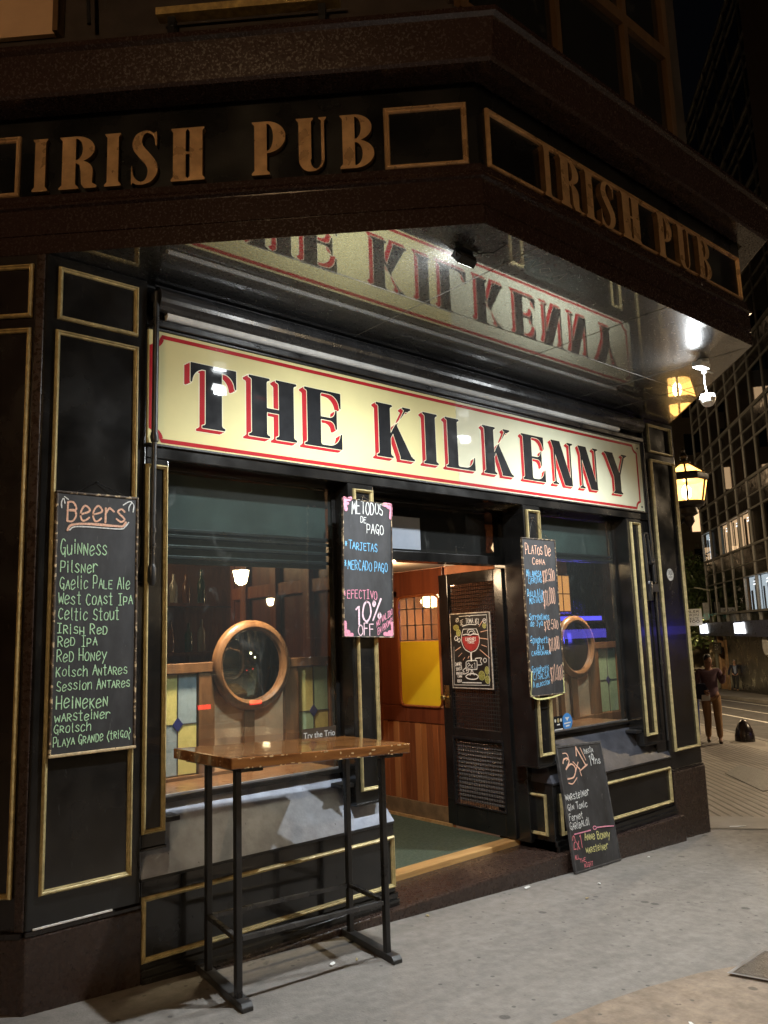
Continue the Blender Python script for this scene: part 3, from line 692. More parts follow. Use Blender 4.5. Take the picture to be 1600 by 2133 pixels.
# ribbed tiles of the right street's pavement
tiles = mat('ribbed_pavement_tiles', (.16, .135, .115), .55, var=.3, scale=2, bump=.1)
t_ = tiles.node_tree; N_ = t_.nodes; L_ = t_.links; P_ = N_['Principled BSDF']
tc = N_.new('ShaderNodeTexCoord'); mp = N_.new('ShaderNodeMapping'); mp.inputs['Rotation'].default_value = (0, 0, rad(45)); L_.new(tc.outputs['Object'], mp.inputs[0])
wv = N_.new('ShaderNodeTexWave'); wv.wave_type = 'BANDS'; wv.bands_direction = 'X'; wv.inputs['Scale'].default_value = 2.9; wv.inputs['Distortion'].default_value = .1; L_.new(mp.outputs[0], wv.inputs[0])
cr = N_.new('ShaderNodeValToRGB'); cr.color_ramp.elements[0].position = .12; cr.color_ramp.elements[1].position = .3
L_.new(wv.outputs[0], cr.inputs[0])
bp = N_.new('ShaderNodeBump'); bp.inputs['Strength'].default_value = .9; bp.inputs['Distance'].default_value = .02; L_.new(cr.outputs[0], bp.inputs['Height']); L_.new(bp.outputs[0], P_.inputs['Normal'])
mx = N_.new('ShaderNodeMix'); mx.data_type = 'RGBA'; L_.new(cr.outputs[0], mx.inputs[0]); mx.inputs[6].default_value = (.04, .034, .03, 1)
src = P_.inputs['Base Color'].links[0].from_socket; L_.new(src, mx.inputs[7]); L_.new(mx.outputs[2], P_.inputs['Base Color'])
gsheet('tiled_pavement', [pR(.75, 0), pR(90, 0), pR(90, KD-.9), pR(.75, KD-.9)], tiles, .004)
gsheet('pavement_border', [pR(.12, 0), pR(.75, 0), pR(.75, KD-.2), pR(.12, KD-.2)], mat('smooth_kerb_slab', (.2, .185, .17), .6, var=.25, scale=2, bump=.2), .004)
gsheet('pavement_edge_slabs', [pR(.75, KD-.9), pR(90, KD-.9), pR(90, KD-.18), pR(.75, KD-.18)], mat('edge_slabs', (.24, .215, .185), .65, var=.25, scale=2, bump=.2), .004)
# concrete repair in the foreground and its narrow joint
cv = [(2.55, 2.35), (2.975, 2.425), (3.3, 2.41), (3.633, 2.372), (4.0, 2.30), (4.435, 2.16), (5.2, 1.7), (5.0, -2), (2.2, -2), (2.1, 1.6)]
gsheet('pavement_repair', cv, K['pavewarm'], .004)
def joint(name, pts, wd=.012):
    mb = MB()
    ribbon(mb, lambda u, d, v: Vector((u, v, gz(u)+.0085)), pts, wd, 0)
    o = mb.build(name, mat(name+'_filler', (.05, .045, .04), .8)); o['kind'] = 'structure'
joint('pavement_joint', [pR(.12, .02), pR(.12, 1.2), pR(.12, 2.5), pR(.12, KD-.2)], .016)
# road markings of the right street, far pavement
for d0, wd in ((6.6, .13), (8.2, .10), (10.1, .12)):
    mb = MB()
    for a in range(0, 12):
        q = [FR(a*7+2, d0, 0), FR(a*7+9, d0, 0), FR(a*7+9, d0+wd, 0), FR(a*7+2, d0+wd, 0)]; mb.quad(*[(p.x, p.y, gz(p.x)-.126) for p in q])
    o = mb.build('road_marking', K['roadpaint']); o['kind'] = 'structure'
gsheet('far_pavement', [pR(10, 10.7), pR(60, 10.7), pR(74, 30), pR(10, 30)], mat('far_concrete', (.2, .185, .165), .7, var=.25, scale=.6, bump=.2), .0, skirt=.14)
plaza = gsheet('plaza', [pR(62, 4.6), pR(140, 4.6), pR(140, 60), pR(75, 60), pR(61, 10.5)], mat('plaza_paving', (.3, .27, .2), .75, var=.25, scale=.4), -.02, skirt=.1)
# rough metal plates set in the ground
t = thing('utility_cover', 'rough dark rectangular plate set in the ribbed tiles right of the corner pillar', 'utility cover', (11.0, 5.3, gz(11.0)))
mb = MB(); q = [(11.25, 5.80), (12.3, 6.1), (11.5, 4.7), (10.05, 4.72)]; mb.add([(x, y, gz(x)+.012) for x, y in q]+[(x, y, gz(x)) for x, y in q], [(0, 1, 2, 3), (0, 1, 5, 4), (1, 2, 6, 5), (2, 3, 7, 6), (3, 0, 4, 7)])
mb.build('plate', mat('rough_plate', (.07, .068, .065), .45, metal=.3, var=.5, scale=40, bump=.6, bscale=60), t)
t = thing('utility_cover', 'dark metal cover with raised rim cut by the right edge of the concrete', 'utility cover', (4.3, 2.12, gz(4.3)))
mb = MB(); q = [(4.074, 2.19), (4.55, 2.23), (4.75, 1.78), (4.18, 1.86)]; c_ = Vector((4.39, 2.0))
qq = [tuple(c_+(Vector(a)-c_)*.92) for a in q]
mb.add([(x, y, gz(x)+.013) for x, y in qq], [(0, 1, 2, 3)]); mb.build('lid', mat('iron_lid', (.06, .057, .055), .4, metal=.5, var=.3, scale=20, bump=.5, bscale=90), t)
mb = MB(); mb.add([(x, y, gz(x)+.017) for x, y in q]+[(x, y, gz(x)+.017) for x, y in qq], [(i, (i+1) % 4, 4+(i+1) % 4, 4+i) for i in range(4)]); mb.build('rim', K['steel'], t)
# litter
def litter(x, y, a, b, rz, label, name='paper_scrap', m='white', cat='litter', g=None):
    pts = [(-a, -b*.7), (-a*.3, -b), (a*.8, -b*.6), (a, b*.5), (a*.2, b), (-a*.7, b*.8)]; c, s = math.cos(rz), math.sin(rz); mb = MB()
    V = [(x+u*c-v*s, y+u*s+v*c, gz(x+u*c-v*s)+.006+.004*random.random()) for u, v in pts]; V2 = [(p[0], p[1], p[2]-.002) for p in V]; n = 6
    mb.add(V+V2, [tuple(range(6)), tuple(range(6, 12))]+[(i, (i+1) % n, n+(i+1) % n, n+i) for i in range(n)])
    tag(mb.build(name, K[m]), label, cat, g)
litter(4.558, 3.96-.1, .04, .014, .2, 'long white paper scrap in front of the granite door step')
litter(2.666, 3.593, .022, .012, .4, 'white crumpled scrap under the bar table between its feet')
litter(2.80, 3.56, .018, .006, .9, 'yellow cigarette butt beside the right foot of the bar table', 'cigarette_butt', 'palegold')
litter(5.03, 3.60, .016, .012, .4, 'small white scrap in front of the leaning chalkboard')
litter(4.66, 3.44, .016, .007, 0, 'yellowish scrap alone on the open pavement', 'paper_scrap', 'palegold')
litter(3.42, 2.02, .02, .01, 1, 'white scrap on the brown concrete repair in the foreground')
litter(3.60, 3.86, .018, .01, 1, 'yellow scrap against the foot of the granite step', 'paper_scrap', 'palegold')
litter(6.0, 3.80, .018, .01, .3, 'tiny white scrap by the granite curb right of the leaning chalkboard')
litter(7.75, 3.92, .10, .02, -.5, 'white torn strip lying on the border slab past the corner pillar')

# ------------------------------------------------------------------ the pub building
pub = thing('pub_building', 'black panelled corner pub building with gold mouldings and granite fascia', 'building', (1.257, 3.997, 0))
MOLD = [(0, .0), (.0, .008), (.004, .016), (.012, .022), (.018, .022), (.022, .014), (.026, .012), (.032, .012), (.036, .006), (.038, .0)]
def mold(F, u0, u1, z0, z1, m='palegold', w=.66, parent=None, d=0.0):
    MB().ring(F, u0, u1, z0, z1, [(i*w, h+d) for i, h in MOLD]).build('gold_moulding', K[m], parent or pub)
# piers of the chamfer (each runs back along its street front)
lp = MB(); a0 = FL(0, 0, 0); 
lp.prism([(a0.x, a0.y), (1.797, 4.0), (1.797, 4.55), (1.257-.40, 4.55)], lambda p: (p[0], p[1], .345), lambda p: (p[0], p[1], 3.604)); pier_l = lp.build('corner_pillar', K['black'], pub, bevel=.006)
rp = MB(); rp.prism([(6.80, 4.0), (7.345, 4.0), (7.745, 4.40), (6.80, 4.40)], lambda p: (p[0], p[1], .335), lambda p: (p[0], p[1], 3.604)); pier_r = rp.build('corner_pillar', K['black'], pub, bevel=.006)
gp = MB()
gp.prism([(1.250, 3.985), (1.80, 3.985), (1.80, 4.5), (.75, 4.5)], lambda p: (p[0], p[1], gz(p[0])-.1), lambda p: (p[0], p[1], .320)); gp.build('granite_plinth', K['granite'], pub, bevel=.008)
MB().box(FC, 1.25, 1.80, -.1, .012, .322, .343).build('plinth_ledge', K['brownblack'], pub, bevel=.004)
gp = MB(); gp.prism([(6.80, 3.98), (7.352, 3.98), (7.75, 4.38), (6.80, 4.38)], lambda p: (p[0], p[1], gz(p[0])-.1), lambda p: (p[0], p[1], .318)); gp.build('granite_plinth', K['granite'], pub, bevel=.008)
MB().box(FC, 6.80, 7.355, -.1, .012, .32, .333).build('plinth_ledge', K['brownblack'], pub, bevel=.004)
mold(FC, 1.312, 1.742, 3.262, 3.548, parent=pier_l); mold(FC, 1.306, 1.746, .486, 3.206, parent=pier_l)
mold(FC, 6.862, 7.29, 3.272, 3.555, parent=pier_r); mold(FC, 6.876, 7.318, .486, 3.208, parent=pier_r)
# left street facade
MB().box(FL, -7, -.012, -.25, -.005, .345, 3.63).build('street_wall', K['brownblack'], pub)
MB().box(FL, -7, -.03, -.3, .008, -.2, .318).build('granite_plinth', K['granite'], pub, bevel=.006)
MB().box(FL, -7, -.02, -.2, .02, .32, .343).build('plinth_ledge', K['brownblack'], pub)
MB().box(FL, -.055, -.012, -.005, .006, .345, 3.60).build('corner_bead', K['granite'], pub, bevel=.004)
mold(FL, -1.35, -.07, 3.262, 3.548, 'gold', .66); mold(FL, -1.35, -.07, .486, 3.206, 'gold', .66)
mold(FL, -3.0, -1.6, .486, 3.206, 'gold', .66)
# right street facade, seen only as the far side of the pier
MB().box(FR, .35, 30, -.3, -.01, .3, 3.62).build('street_wall', K['brownblack'], pub)
MB().box(FR, .30, 30, -.3, .0, -2., .318).build('granite_plinth', K['granite'], pub)
# fascia swept round the corner
def sweep(path, nrms, prof):
    mb = MB(); rows = []
    for i, p in enumerate(path):
        if i == 0: o = lambda d, n=nrms[0]: n*d
        elif i == len(path)-1: o = lambda d, n=nrms[-1]: n*d
        else:
            a, b = nrms[i-1], nrms[i]; m_ = (a+b)/(1+a.dot(b)); o = lambda d, m_=m_: m_*d
        rows.append([(p[0]+o(d).x, p[1]+o(d).y, z) for d, z in prof])
    n = len(prof); V = [q for r in rows for q in r]
    return mb.add(V, [(i*n+k, i*n+k+1, (i+1)*n+k+1, (i+1)*n+k) for i in range(len(path)-1) for k in range(n-1)]+[tuple(range(n)), tuple(range((len(path)-1)*n, len(path)*n))])
E0 = FL(-7, 0, 0); CX = 5.71
path = [(E0.x, E0.y), (2.83, 2.424), (CX, 2.424), (CX+6*S2, 2.424+6*S2)]
nr = [Vector((-S2, -S2)), Vector((0, -1)), Vector((S2, -S2))]
sweep(path, nr, [(-.004, 3.610), (-.004, 3.6035), (0, 3.6035), (0, 3.697), (-.007, 3.699), (-.007, 3.707), (0, 3.709), (0, 3.845), (.020, 3.852), (.020, 3.864), (.004, 3.876), (-.006, 3.895), (-.006, 3.930), (-.3, 3.930)]).build('lower_fascia', K['fgranite'], pub)
sweep(path, nr, [(-.3, 3.928), (-.025, 3.928), (-.025, 4.42), (-.3, 4.42)]).build('sign_band', mat('fascia_black', (.006, .006, .006), .3, var=.3, scale=5), pub)
sweep(path, nr, [(-.3, 4.40), (-.03, 4.40), (.0, 4.375), (.15, 4.372), (.165, 4.385), (.20, 4.575), (.225, 4.585), (.225, 4.612), (.17, 4.622), (.10, 4.65), (-.4, 4.66)]).build('cornice', K['fgranite'], pub)
# soffit slabs with open joints
sf = MB(); C3 = FR(.05, 0, 0)
sp = [(1.10, 4.2), (1.262, 3.996), (2.832, 2.4265), (CX-.002, 2.4265), (CX+1.60, 4.027), (7.30, 4.2)]
sf.prism(sp, lambda p: (p[0], p[1], 3.606), lambda p: (p[0], p[1], 3.66)); soff = sf.build('soffit', K['soffit'], pub)
jm = mat('soffit_joint', (.16, .15, .13), .6)
for a, b in (((2.05, 3.30), (6.55, 3.30)), ((3.25, 2.43), (3.25, 3.98)), ((4.55, 2.43), (4.55, 3.98)), ((5.72, 2.5), (5.72, 3.98)), ((6.3, 3.1), (6.3, 3.98))):
    mb = MB(); mb.box(FW, min(a[0], b[0])-.0018, max(a[0], b[0])+.0018, min(a[1], b[1])-.0018, max(a[1], b[1])+.0018, 3.6040, 3.6062); mb.build('slab_joint', jm, soff)
mb = MB()   # old scratches in the soffit by the front edge
for pts in ([(3.20, 2.52), (3.22, 2.60), (3.25, 2.56)], [(3.30, 2.50), (3.28, 2.57), (3.32, 2.62), (3.33, 2.53)], [(3.36, 2.53), (3.40, 2.60), (3.42, 2.52)], [(3.46, 2.58), (3.50, 2.61), (3.53, 2.56), (3.49, 2.54), (3.46, 2.58)], [(3.60, 2.60), (3.63, 2.52), (3.66, 2.60)]):
    ribbon(mb, lambda u, d, v: Vector((u, v, 3.6045)), pts, .004, 0)
mb.build('scratches', mat('scratch_marks', (.35, .3, .26), .8), soff)
# gold frames on the sign band
sb = -.025
mold(FL, 1.742, 2.166, 3.934, 4.278, 'letter', .78, d=sb); mold(FL, -.62, -.176, 3.938, 4.282, 'letter', .78, d=sb)
mold(FF, 2.905, 5.655, 3.942, 4.272, 'letter', .74, d=sb)
# upper storeys, set back above the cornice
ustone = mat('upper_wall_stone', (.028, .019, .015), .6, var=.4, scale=6, bump=.1)
def back(path, d): return path
sweep(path, nr, [(-.9, 4.63), (-.22, 4.63), (-.22, 5.02), (-.28, 5.03), (-.28, 13.), (-.9, 13.)]).build('upper_wall', ustone, pub)
sweep(path, nr, [(-.25, 4.648), (-.08, 4.648), (-.08, 4.70), (-.13, 4.72), (-.13, 4.80), (-.10, 4.81), (-.10, 4.84), (-.25, 4.84)]).build('window_ledge', mat('sooty_ledge', (.018, .014, .013), .6, var=.5, scale=12), pub)
wf = wood('upper_window_wood', (.07, .035, .013), (.11, .058, .022), .5, 1.5, (1, 1, .2), 0)
FU = frame((0, 2.704), (1, 0), (0, -1))
uw = MB()
for u0, u1, z0, z1 in ((3.0, 3.07, 5.06, 9), (4.72, 4.77, 5.06, 9), (5.29, 5.36, 5.06, 9), (3.07, 4.72, 5.86, 5.95), (4.77, 5.29, 5.86, 5.95), (3.07, 4.72, 5.06, 5.12), (4.77, 5.29, 5.06, 5.12), (3.9, 3.95, 5.12, 5.86)):
    uw.box(FU, u0, u1, -.02, .05, z0, z1)
uf = uw.build('upper_window', wf, pub); MB().box(FU, 3.02, 5.33, .006, .012, 5.08, 8.9).build('pane', K['dglass'], uf)
MB().box(FL, -2.4, -.12, -.255, -.225, 5.06, 6.6).build('pale_wall_panel', mat('pale_upper_panel', (.55, .36, .22), .7, var=.12, scale=2, bump=.05), pub)
MB().box(FL, -.12, -.09, -.27, -.19, 5.05, 6.6).build('panel_trim', wf, pub)
mb = MB().tube([FL(.1, -.18, 5.06), FL(.09, -.17, 5.3), FL(.0, -.16, 5.5), FL(-.02, -.16, 6.2)], .012, 8); mb.build('cable', K['satin'], pub, True)
t = thing('wood_batten', 'pale gold wooden batten lying on the ledge above the left lettering', 'batten', FL(1.0, -.2, 4.85))
MB().box(FL, .50, 1.52, -.20, -.13, 5.038, 5.082).build('board', K['gold'], t); 
for u in (.56, 1.40): MB().box(FL, u, u+.04, -.2, -.15, 4.842, 5.037).build('support', K['satin'], t)

# raised letters
def letters(F, spec, zb, h, parent, depth, dd, m):
    cache = {}
    for c, u0, u1 in spec:
        if c not in cache:
            g = pub_glyph(c); cache[c] = (g, fill(g.D, g.xs, g.ys, depth/h*.5, .022))
        g, (V, Fs) = cache[c]; k = (u1-u0)/g.w; mb = MB(); zm = max(v[2] for v in V); mbz = lambda z: z/zm
        mb.add([F(u0+x*k, dd+depth*.5+z*h, zb+y*h) for x, y, z in V], Fs); mb.mi = [0 if all(abs(mbz(V[i][2])) > .9 and V[i][2] > 0 for i in f) else 1 for f in Fs]; mb.build('letter', [m, K['ledge']], parent, False, .006)
t = thing('raised_lettering', 'raised bronze lettering on the left fascia facing the left street', 'sign', FL(.7, 0, 3.94))
letters(FL, [('I', -.093, -.017), ('R', .052, .237), ('I', .294, .374), ('S', .428, .581), ('H', .645, .815), ('P', 1.068, 1.232), ('U', 1.297, 1.452), ('B', 1.522, 1.682)], 3.944, .296, t, .034, sb, K['letter'])
t = thing('raised_lettering', 'raised bronze lettering on the corner fascia above the soffit', 'sign', (4.3, 2.4, 3.94))
letters(FF, [('I', 3.335, 3.395), ('R', 3.478, 3.652), ('I', 3.712, 3.795), ('S', 3.86, 4.015), ('H', 4.085, 4.285), ('P', 4.49, 4.655), ('U', 4.735, 4.89), ('B', 5.0, 5.16)], 3.932, .296, t, .034, sb, K['letter'])

# ------------------------------------------------------------------ entrance front: base panels, sills, pilasters, windows, door
def skirting(x0, x1):
    mb = MB(); mb.box(FC, x0, x1, -.3, .012, -.06, .035); mb.box(FC, x0, x1, -.3, .026, -.06, .0); mb.build('skirting', K['black'], pub, bevel=.005)
for x0, x1, s in ((1.80, 3.47, 'sgrey'), (5.08, 6.80, 'sdark')):
    MB().box(FC, x0, x1, -.30, -.001, -.1, .452).build('base_panel', K['black'], pub, bevel=.005)
    skirting(x0, x1+.01)
    yb = 4.17; mb = MB(); xa = x0 if x0 < 2 else x0; dx0, dx1 = (0, .10) if x0 < 2 else (.10, 0)
    V = [(x0-.004*(x0 > 2), 3.996, .455), (x1+.004*(x0 < 2), 3.996, .455), (x1-dx1, yb, .775), (x0+dx0, yb, .775), (x1+.004*(x0 < 2), 4.30, .455), (x0-.004*(x0 > 2), 4.30, .455)]
    mb.add(V, [(0, 1, 2, 3), (1, 4, 2), (0, 3, 5)]); mb.build('sloping_sill', K[s], pub)
    MB().box(FC, x0, x1, -.25, .006, .440, .456).build('sill_edge', K['satin'], pub, bevel=.003)
mold(FC, 1.802, 3.462, .064, .371); mold(FC, 5.16, 6.762, .064, .371); 
mold(lambda u, d, z: Vector((5.08-d, 4.0+u, z)), .06, .26, .064, .371)
MB().box(FC, 1.80, 6.82, -.5, .08, -.5, -.040).build('granite_curb', K['granite'], pub, bevel=.01)
MB().box(FC, 3.47, 5.08, -.36, .06, -.5, -.0385).build('door_step', K['granite'], pub, bevel=.01)
# pilasters
for x0, x1, fx0, fx1 in ((1.80, 1.93, 1.797, 1.922), (3.178, 3.392, 3.212, 3.378), (4.935, 5.145, 4.958, 5.126), (6.40, 6.625, 6.436, 6.596)):
    o = MB().box(FC, x0, x1, -.22, -.002, .598, 2.60).build('pilaster', K['black'], pub, bevel=.005)
    MB().box(FC, x0-.004, x1+.004, -.22, .004, .585, .600).build('pilaster_base', K['black'], o, bevel=.003)
    mold(FC, fx0, fx1, .667, 2.566, w=.58, parent=o)
MB().box(FC, 6.625, 6.80, -.25, -.02, .5, 2.60).build('jamb_panel', K['black'], pub, bevel=.004)
MB().box(FC, 1.80, 6.80, -.35, -.002, 2.602, 2.672).build('lintel_beam', K['black'], pub, bevel=.005)
MB().box(FC, 1.80, 6.80, -.35, -.06, 3.33, 3.61).build('upper_backboard', K['satin'], pub)
MB().box(FC, 1.80, 6.80, -.35, -.02, 2.673, 3.329).build('sign_backing', K['black'], pub)
# windows
def window(x0, x1, zr):
    y = -.16; mb = MB()
    mb.box(FC, x0, x1, y-.03, y+.03, .775, .802); mb.box(FC, x0, x1, y-.03, y+.02, 2.575, 2.61)
    mb.box(FC, x0, x0+.03, y-.03, y+.02, .802, 2.575); mb.box(FC, x1-.03, x1, y-.03, y+.02, .802, 2.575)
    fr = mb.build('window_frame', K['black'], pub, bevel=.004)
    MB().box(FC, x0+.03, x1-.03, y+.018, y+.026, .803, .816).build('glazing_bead', K['steel'], fr, bevel=.002)
    MB().box(FC, x0+.031, x1-.031, y-.004, y+.004, .802, 2.574).build('pane', K['glass'], fr)
    mb = MB(); sl = (2.245, 2.21, 2.15, 2.09) if zr else (2.26, 2.22)
    for z in sl: mb.box(FC, x0+.035, x1-.035, y-.045, y-.012, z-.011, z+.008)
    mb.build('shutter_rail', K['satin'], fr, bevel=.003)
    MB().box(FC, x0+.035, x1-.035, y-.075, y-.05, 2.055 if zr else 2.2, 2.574).build('roller_shutter', mat('reflection_tinted_shutter', (.06, .078, .072), .4, var=.3, scale=4, scratch=.2), fr)  # green of the shutter colour stands in for a reflection in the glass
window(1.93, 3.178, True); window(5.145, 6.40, False)
# small drop catches under the windows
for x in (1.97, 3.13, 6.36, 5.2): MB().box(FC, x-.05, x+.05, -.13, -.02, .70, .725).build('shutter_catch', K['satin'], pub, bevel=.004)
# door frame, transom, leaf
mb = MB(); mb.box(FC, 3.392, 3.50, -.38, -.20, 0, 2.6); mb.box(FC, 5.035, 5.095, -.42, -.20, 0, 2.6); mb.box(FC, 3.50, 5.035, -.40, -.27, 2.145, 2.215); mb.box(FC, 3.50, 5.035, -.36, -.28, 2.57, 2.6)
df = mb.build('door_frame', K['black'], pub, bevel=.005)
MB().box(FC, 3.50, 5.035, -.325, -.317, 2.216, 2.57).build('pane', K['dglass'], df)
MB().box(FC, 3.50, 5.035, -.52, -.50, 2.216, 2.6).build('shutter', K['satin'], df)
MB().box(FC, 3.51, 4.10, -.314, -.311, 2.235, 2.474).build('paper_sheet', mat('blue_grey_paper', (.22, .25, .30), .7, var=.12, scale=5), df)
mb = MB(); mb.box(FC, 3.47, 5.08, -.46, -.345, -.1, .002); mb.build('threshold', K['woodlight'], pub, bevel=.006)
mb = MB(); mb.box(FC, 3.56, 5.04, -2.0, -.462, -.1, -.004); mb.build('entrance_mat', K['mat_'], pub)
hx, hy = 5.03, 4.325
leaf = MB(); FD = lambda u, d, z: Vector((hx-d+ (u*.045), hy+u, z))     # door leaf folded back into the passage, u away from the hinge
for u0, u1, z0, z1 in ((0, .10, .012, 2.13), (.66, .775, .012, 2.13), (.10, .66, .012, .19), (.10, .66, .745, .82), (.10, .66, 2.03, 2.13)): leaf.box(FD, u0, u1, -.03, .02, z0, z1)
dl = leaf.build('door_leaf', K['black'], pub, bevel=.006); dl['label'] = 'black open door with wire mesh and louvres'
mesh = MB()
for zz0, zz1 in ((.82, 2.03), (.20, .745)):
    for k in range(int(.56/.028)+1): mesh.tube([FD(.10+k*.028, .004, zz0), FD(.10+k*.028, .004, zz1)], .0022, 4, cap=False)
    for k in range(int((zz1-zz0)/.032)+1): mesh.tube([FD(.10, .008, zz0+k*.032), FD(.66, .008, zz0+k*.032)], .0022, 4, cap=False)
mesh.build('wire_mesh', K['satin'], dl); MB().box(FD, .101, .659, -.012, -.006, .821, 2.029).build('dimming_pane', K['dglass'], dl)  # tinted pane added behind the mesh to dim what shows through
lv = MB()
for k in range(15): lv.box(lambda u, d, z: FD(u, d-(z-(.225+k*.034))*.6, z), .11, .65, -.012, -.006, .225+k*.034, .254+k*.034)
lv.build('louvres', mat('grey_louvre', (.10, .095, .09), .45, var=.3), dl)
mb = MB(); mb.box(FD, .10, .66, .018, .028, .73, .75); mb.box(FD, .10, .66, .018, .028, .19, .205); mb.box(FD, .085, .10, .018, .028, .19, .75); mb.box(FD, .66, .675, .018, .028, .19, .75); mb.build('bead', K['satin'], dl, bevel=.003)
mb = MB(); mb.lathe(FD(.72, .02, 1.07), [(.006, 0), (.008, .03), (.022, .04), (.026, .055), (.018, .068)], 14, ax=(-1, 0, 0)); mb.box(FD, .69, .75, .019, .024, .98, 1.17); mb.build('handle', K['brass'], dl, True)
# entrance passage: boarded wall with the yellow pane, end wall, ceiling
PX = plane_x(5.06)      # u = -y
mb = MB(); rgw = random.Random(2)
for k in range(13):
    a = -6.0+k*.0735; mb.box(PX, a, a+.070, -.02, .004+.002*(k % 2), .15, .83, rgw.choice((0, 1, 2)))
mb.build('wainscot_boards', [K['wooddoor'], wood('orange_brown_board', (.34, .115, .03), (.48, .19, .06), .38, 1.6, (1, 1, .06), .15), wood('dark_brown_board', (.15, .04, .012), (.27, .085, .028), .38, 1.6, (1, 1, .06), .15)], pub, bevel=.003)
mb = MB(); mb.box(PX, -6.0, -5.93, .004, .05, -.02, 2.2); mb.build('corner_post', K['wooddark'], pub, bevel=.006)
mb = MB()
for y in (4.42, 4.85, 5.3, 5.75): mb.box(FW, 3.46, 3.506, y, y+.09, -.05, 3.0)
mb.box(FW, 3.475, 3.506, 4.51, 5.99, 1.95, 2.05); mb.build('wall_posts', K['wooddoor'], pub, bevel=.006)
MB().box(PX, -6.0, -5.05, -.02, .014, .02, .15).build('kick_board', mat('scuffed_kick_board', (.20, .12, .055), .5, var=.35, scale=9), pub, bevel=.003)
MB().box(PX, -6.0, -5.05, -.02, .03, -.02, .02).build('floor_bead', K['woodlight'], pub)
mb = MB(); mb.box(PX, -6.0, -5.05, -.02, .012, .832, .975); mb.box(PX, -6.0, -5.66, -.02, .012, .975, 2.03); mb.box(PX, -5.10, -5.05, -.02, .012, .975, 2.03); mb.box(PX, -6.0, -5.05, -.02, .012, 1.965, 2.2)
ip = mb.build('inner_door', K['wooddark'], pub, bevel=.006)

pts = arc(-5.60, 1.03, .045, .045, 180, 270, 5)+arc(-5.16, 1.03, .045, .045, 270, 360, 5)+[(-5.115, 1.555), (-5.645, 1.555)]
MB().prism(pts, lambda p: PX(p[0], .002, p[1]), lambda p: PX(p[0], -.006, p[1])).build('yellow_pane', K['yellow'], ip)
mb = MB(); lpb = [PX(a, .016, b) for a, b in arc(-5.60, 1.03, .052, .052, 180, 270, 6)+arc(-5.16, 1.03, .052, .052, 270, 360, 6)+arc(-5.20, 1.92, .09, .045, 0, 90, 6)+arc(-5.56, 1.92, .09, .045, 90, 180, 6)]; mb.tube(lpb+[lpb[0]], .012, 8); mb.build('pane_bead', K['wooddoor'], ip, True)
mb = MB()
for k in range(1, 5): mb.box(PX, -5.65+k*.107-.004, -5.65+k*.107+.004, -.004, .006, 1.56, 1.96)
for z in (1.565, 1.70, 1.85): mb.box(PX, -5.65, -5.11, -.004, .005, z-.004, z+.004)
mb.build('lead_lattice', K['lead'], ip); MB().box(PX, -5.65, -5.11, -.008, -.005, 1.56, 1.965).build('upper_pane', K['glass'], ip)
MB().box(FW, 3.5, 5.10, 6.0, 6.06, -.05, 2.3).build('passage_end_wall', K['wooddark'], pub)
MB().box(FW, 3.56, 5.06, 4.42, 6.0, 2.205, 2.26).build('passage_ceiling', K['ceil'], pub)
MB().box(FW, 3.505, 3.56, 4.40, 6.0, -.05, 2.3).build('passage_wall', K['wooddark'], pub)
# bar room
rp_ = [(1.35, 4.40), (7.15, 4.40), (12.2, 9.55), (-3.6, 9.55)]
mb = MB(); mb.box(FW, -3.6, 12.0, 9.6, 9.7, -.3, 3.2); mb.prism(rp_, lambda p: (p[0], p[1], 3.05), lambda p: (p[0], p[1], 3.10)); mb.prism(rp_, lambda p: (p[0], p[1], -.32), lambda p: (p[0], p[1], -.30)); mb.build('bar_room', K['dark'], pub)
MB().box(FW, 1.9, 3.19, 4.205, 4.56, .77, .80).build('inner_ledge', K['woodpub'], pub); MB().box(FW, 5.14, 6.40, 4.205, 4.56, .77, .80).build('inner_ledge', K['woodpub'], pub)
MB().box(FW, 5.10, 9.4, 6.9, 6.95, -.3, 3.0).build('bar_back_wall', mat('warm_brown_wall', (.24, .10, .05), .6, var=.35, scale=3), pub)
# ------------------------------------------------------------------ the painted signboard
sg = thing('signboard', 'wide cream signboard with black red-shadowed serif lettering above the entrance', 'sign', (4.26, 3.99, 3.0))
MB().box(FC, 1.803, 4.2205, -.018, 0, 2.682, 3.327).build('sign_panel', K['cream'], sg)['label'] = 'yellower left half of the signboard'
MB().box(FC, 4.2235, 6.72, -.018, 0, 2.682, 3.327).build('sign_panel', K['pale'], sg)['label'] = 'paler right half of the signboard'
mb = MB(); mb.box(FC, 1.80, 6.745, -.02, .012, 2.668, 2.682); mb.box(FC, 1.80, 6.745, -.02, .012, 3.327, 3.341); mb.box(FC, 6.72, 6.745, -.02, .012, 2.682, 3.327); mb.build('sign_frame', K['satin'], sg, bevel=.003)
SG = lambda u, d, z: Vector((u, 4.0-d, z))
cache = {}; zb, hh = 2.812, .376; PALEO = mat('pale_letter_edge', (.80, .76, .52), .4, var=.03, coat=.3)
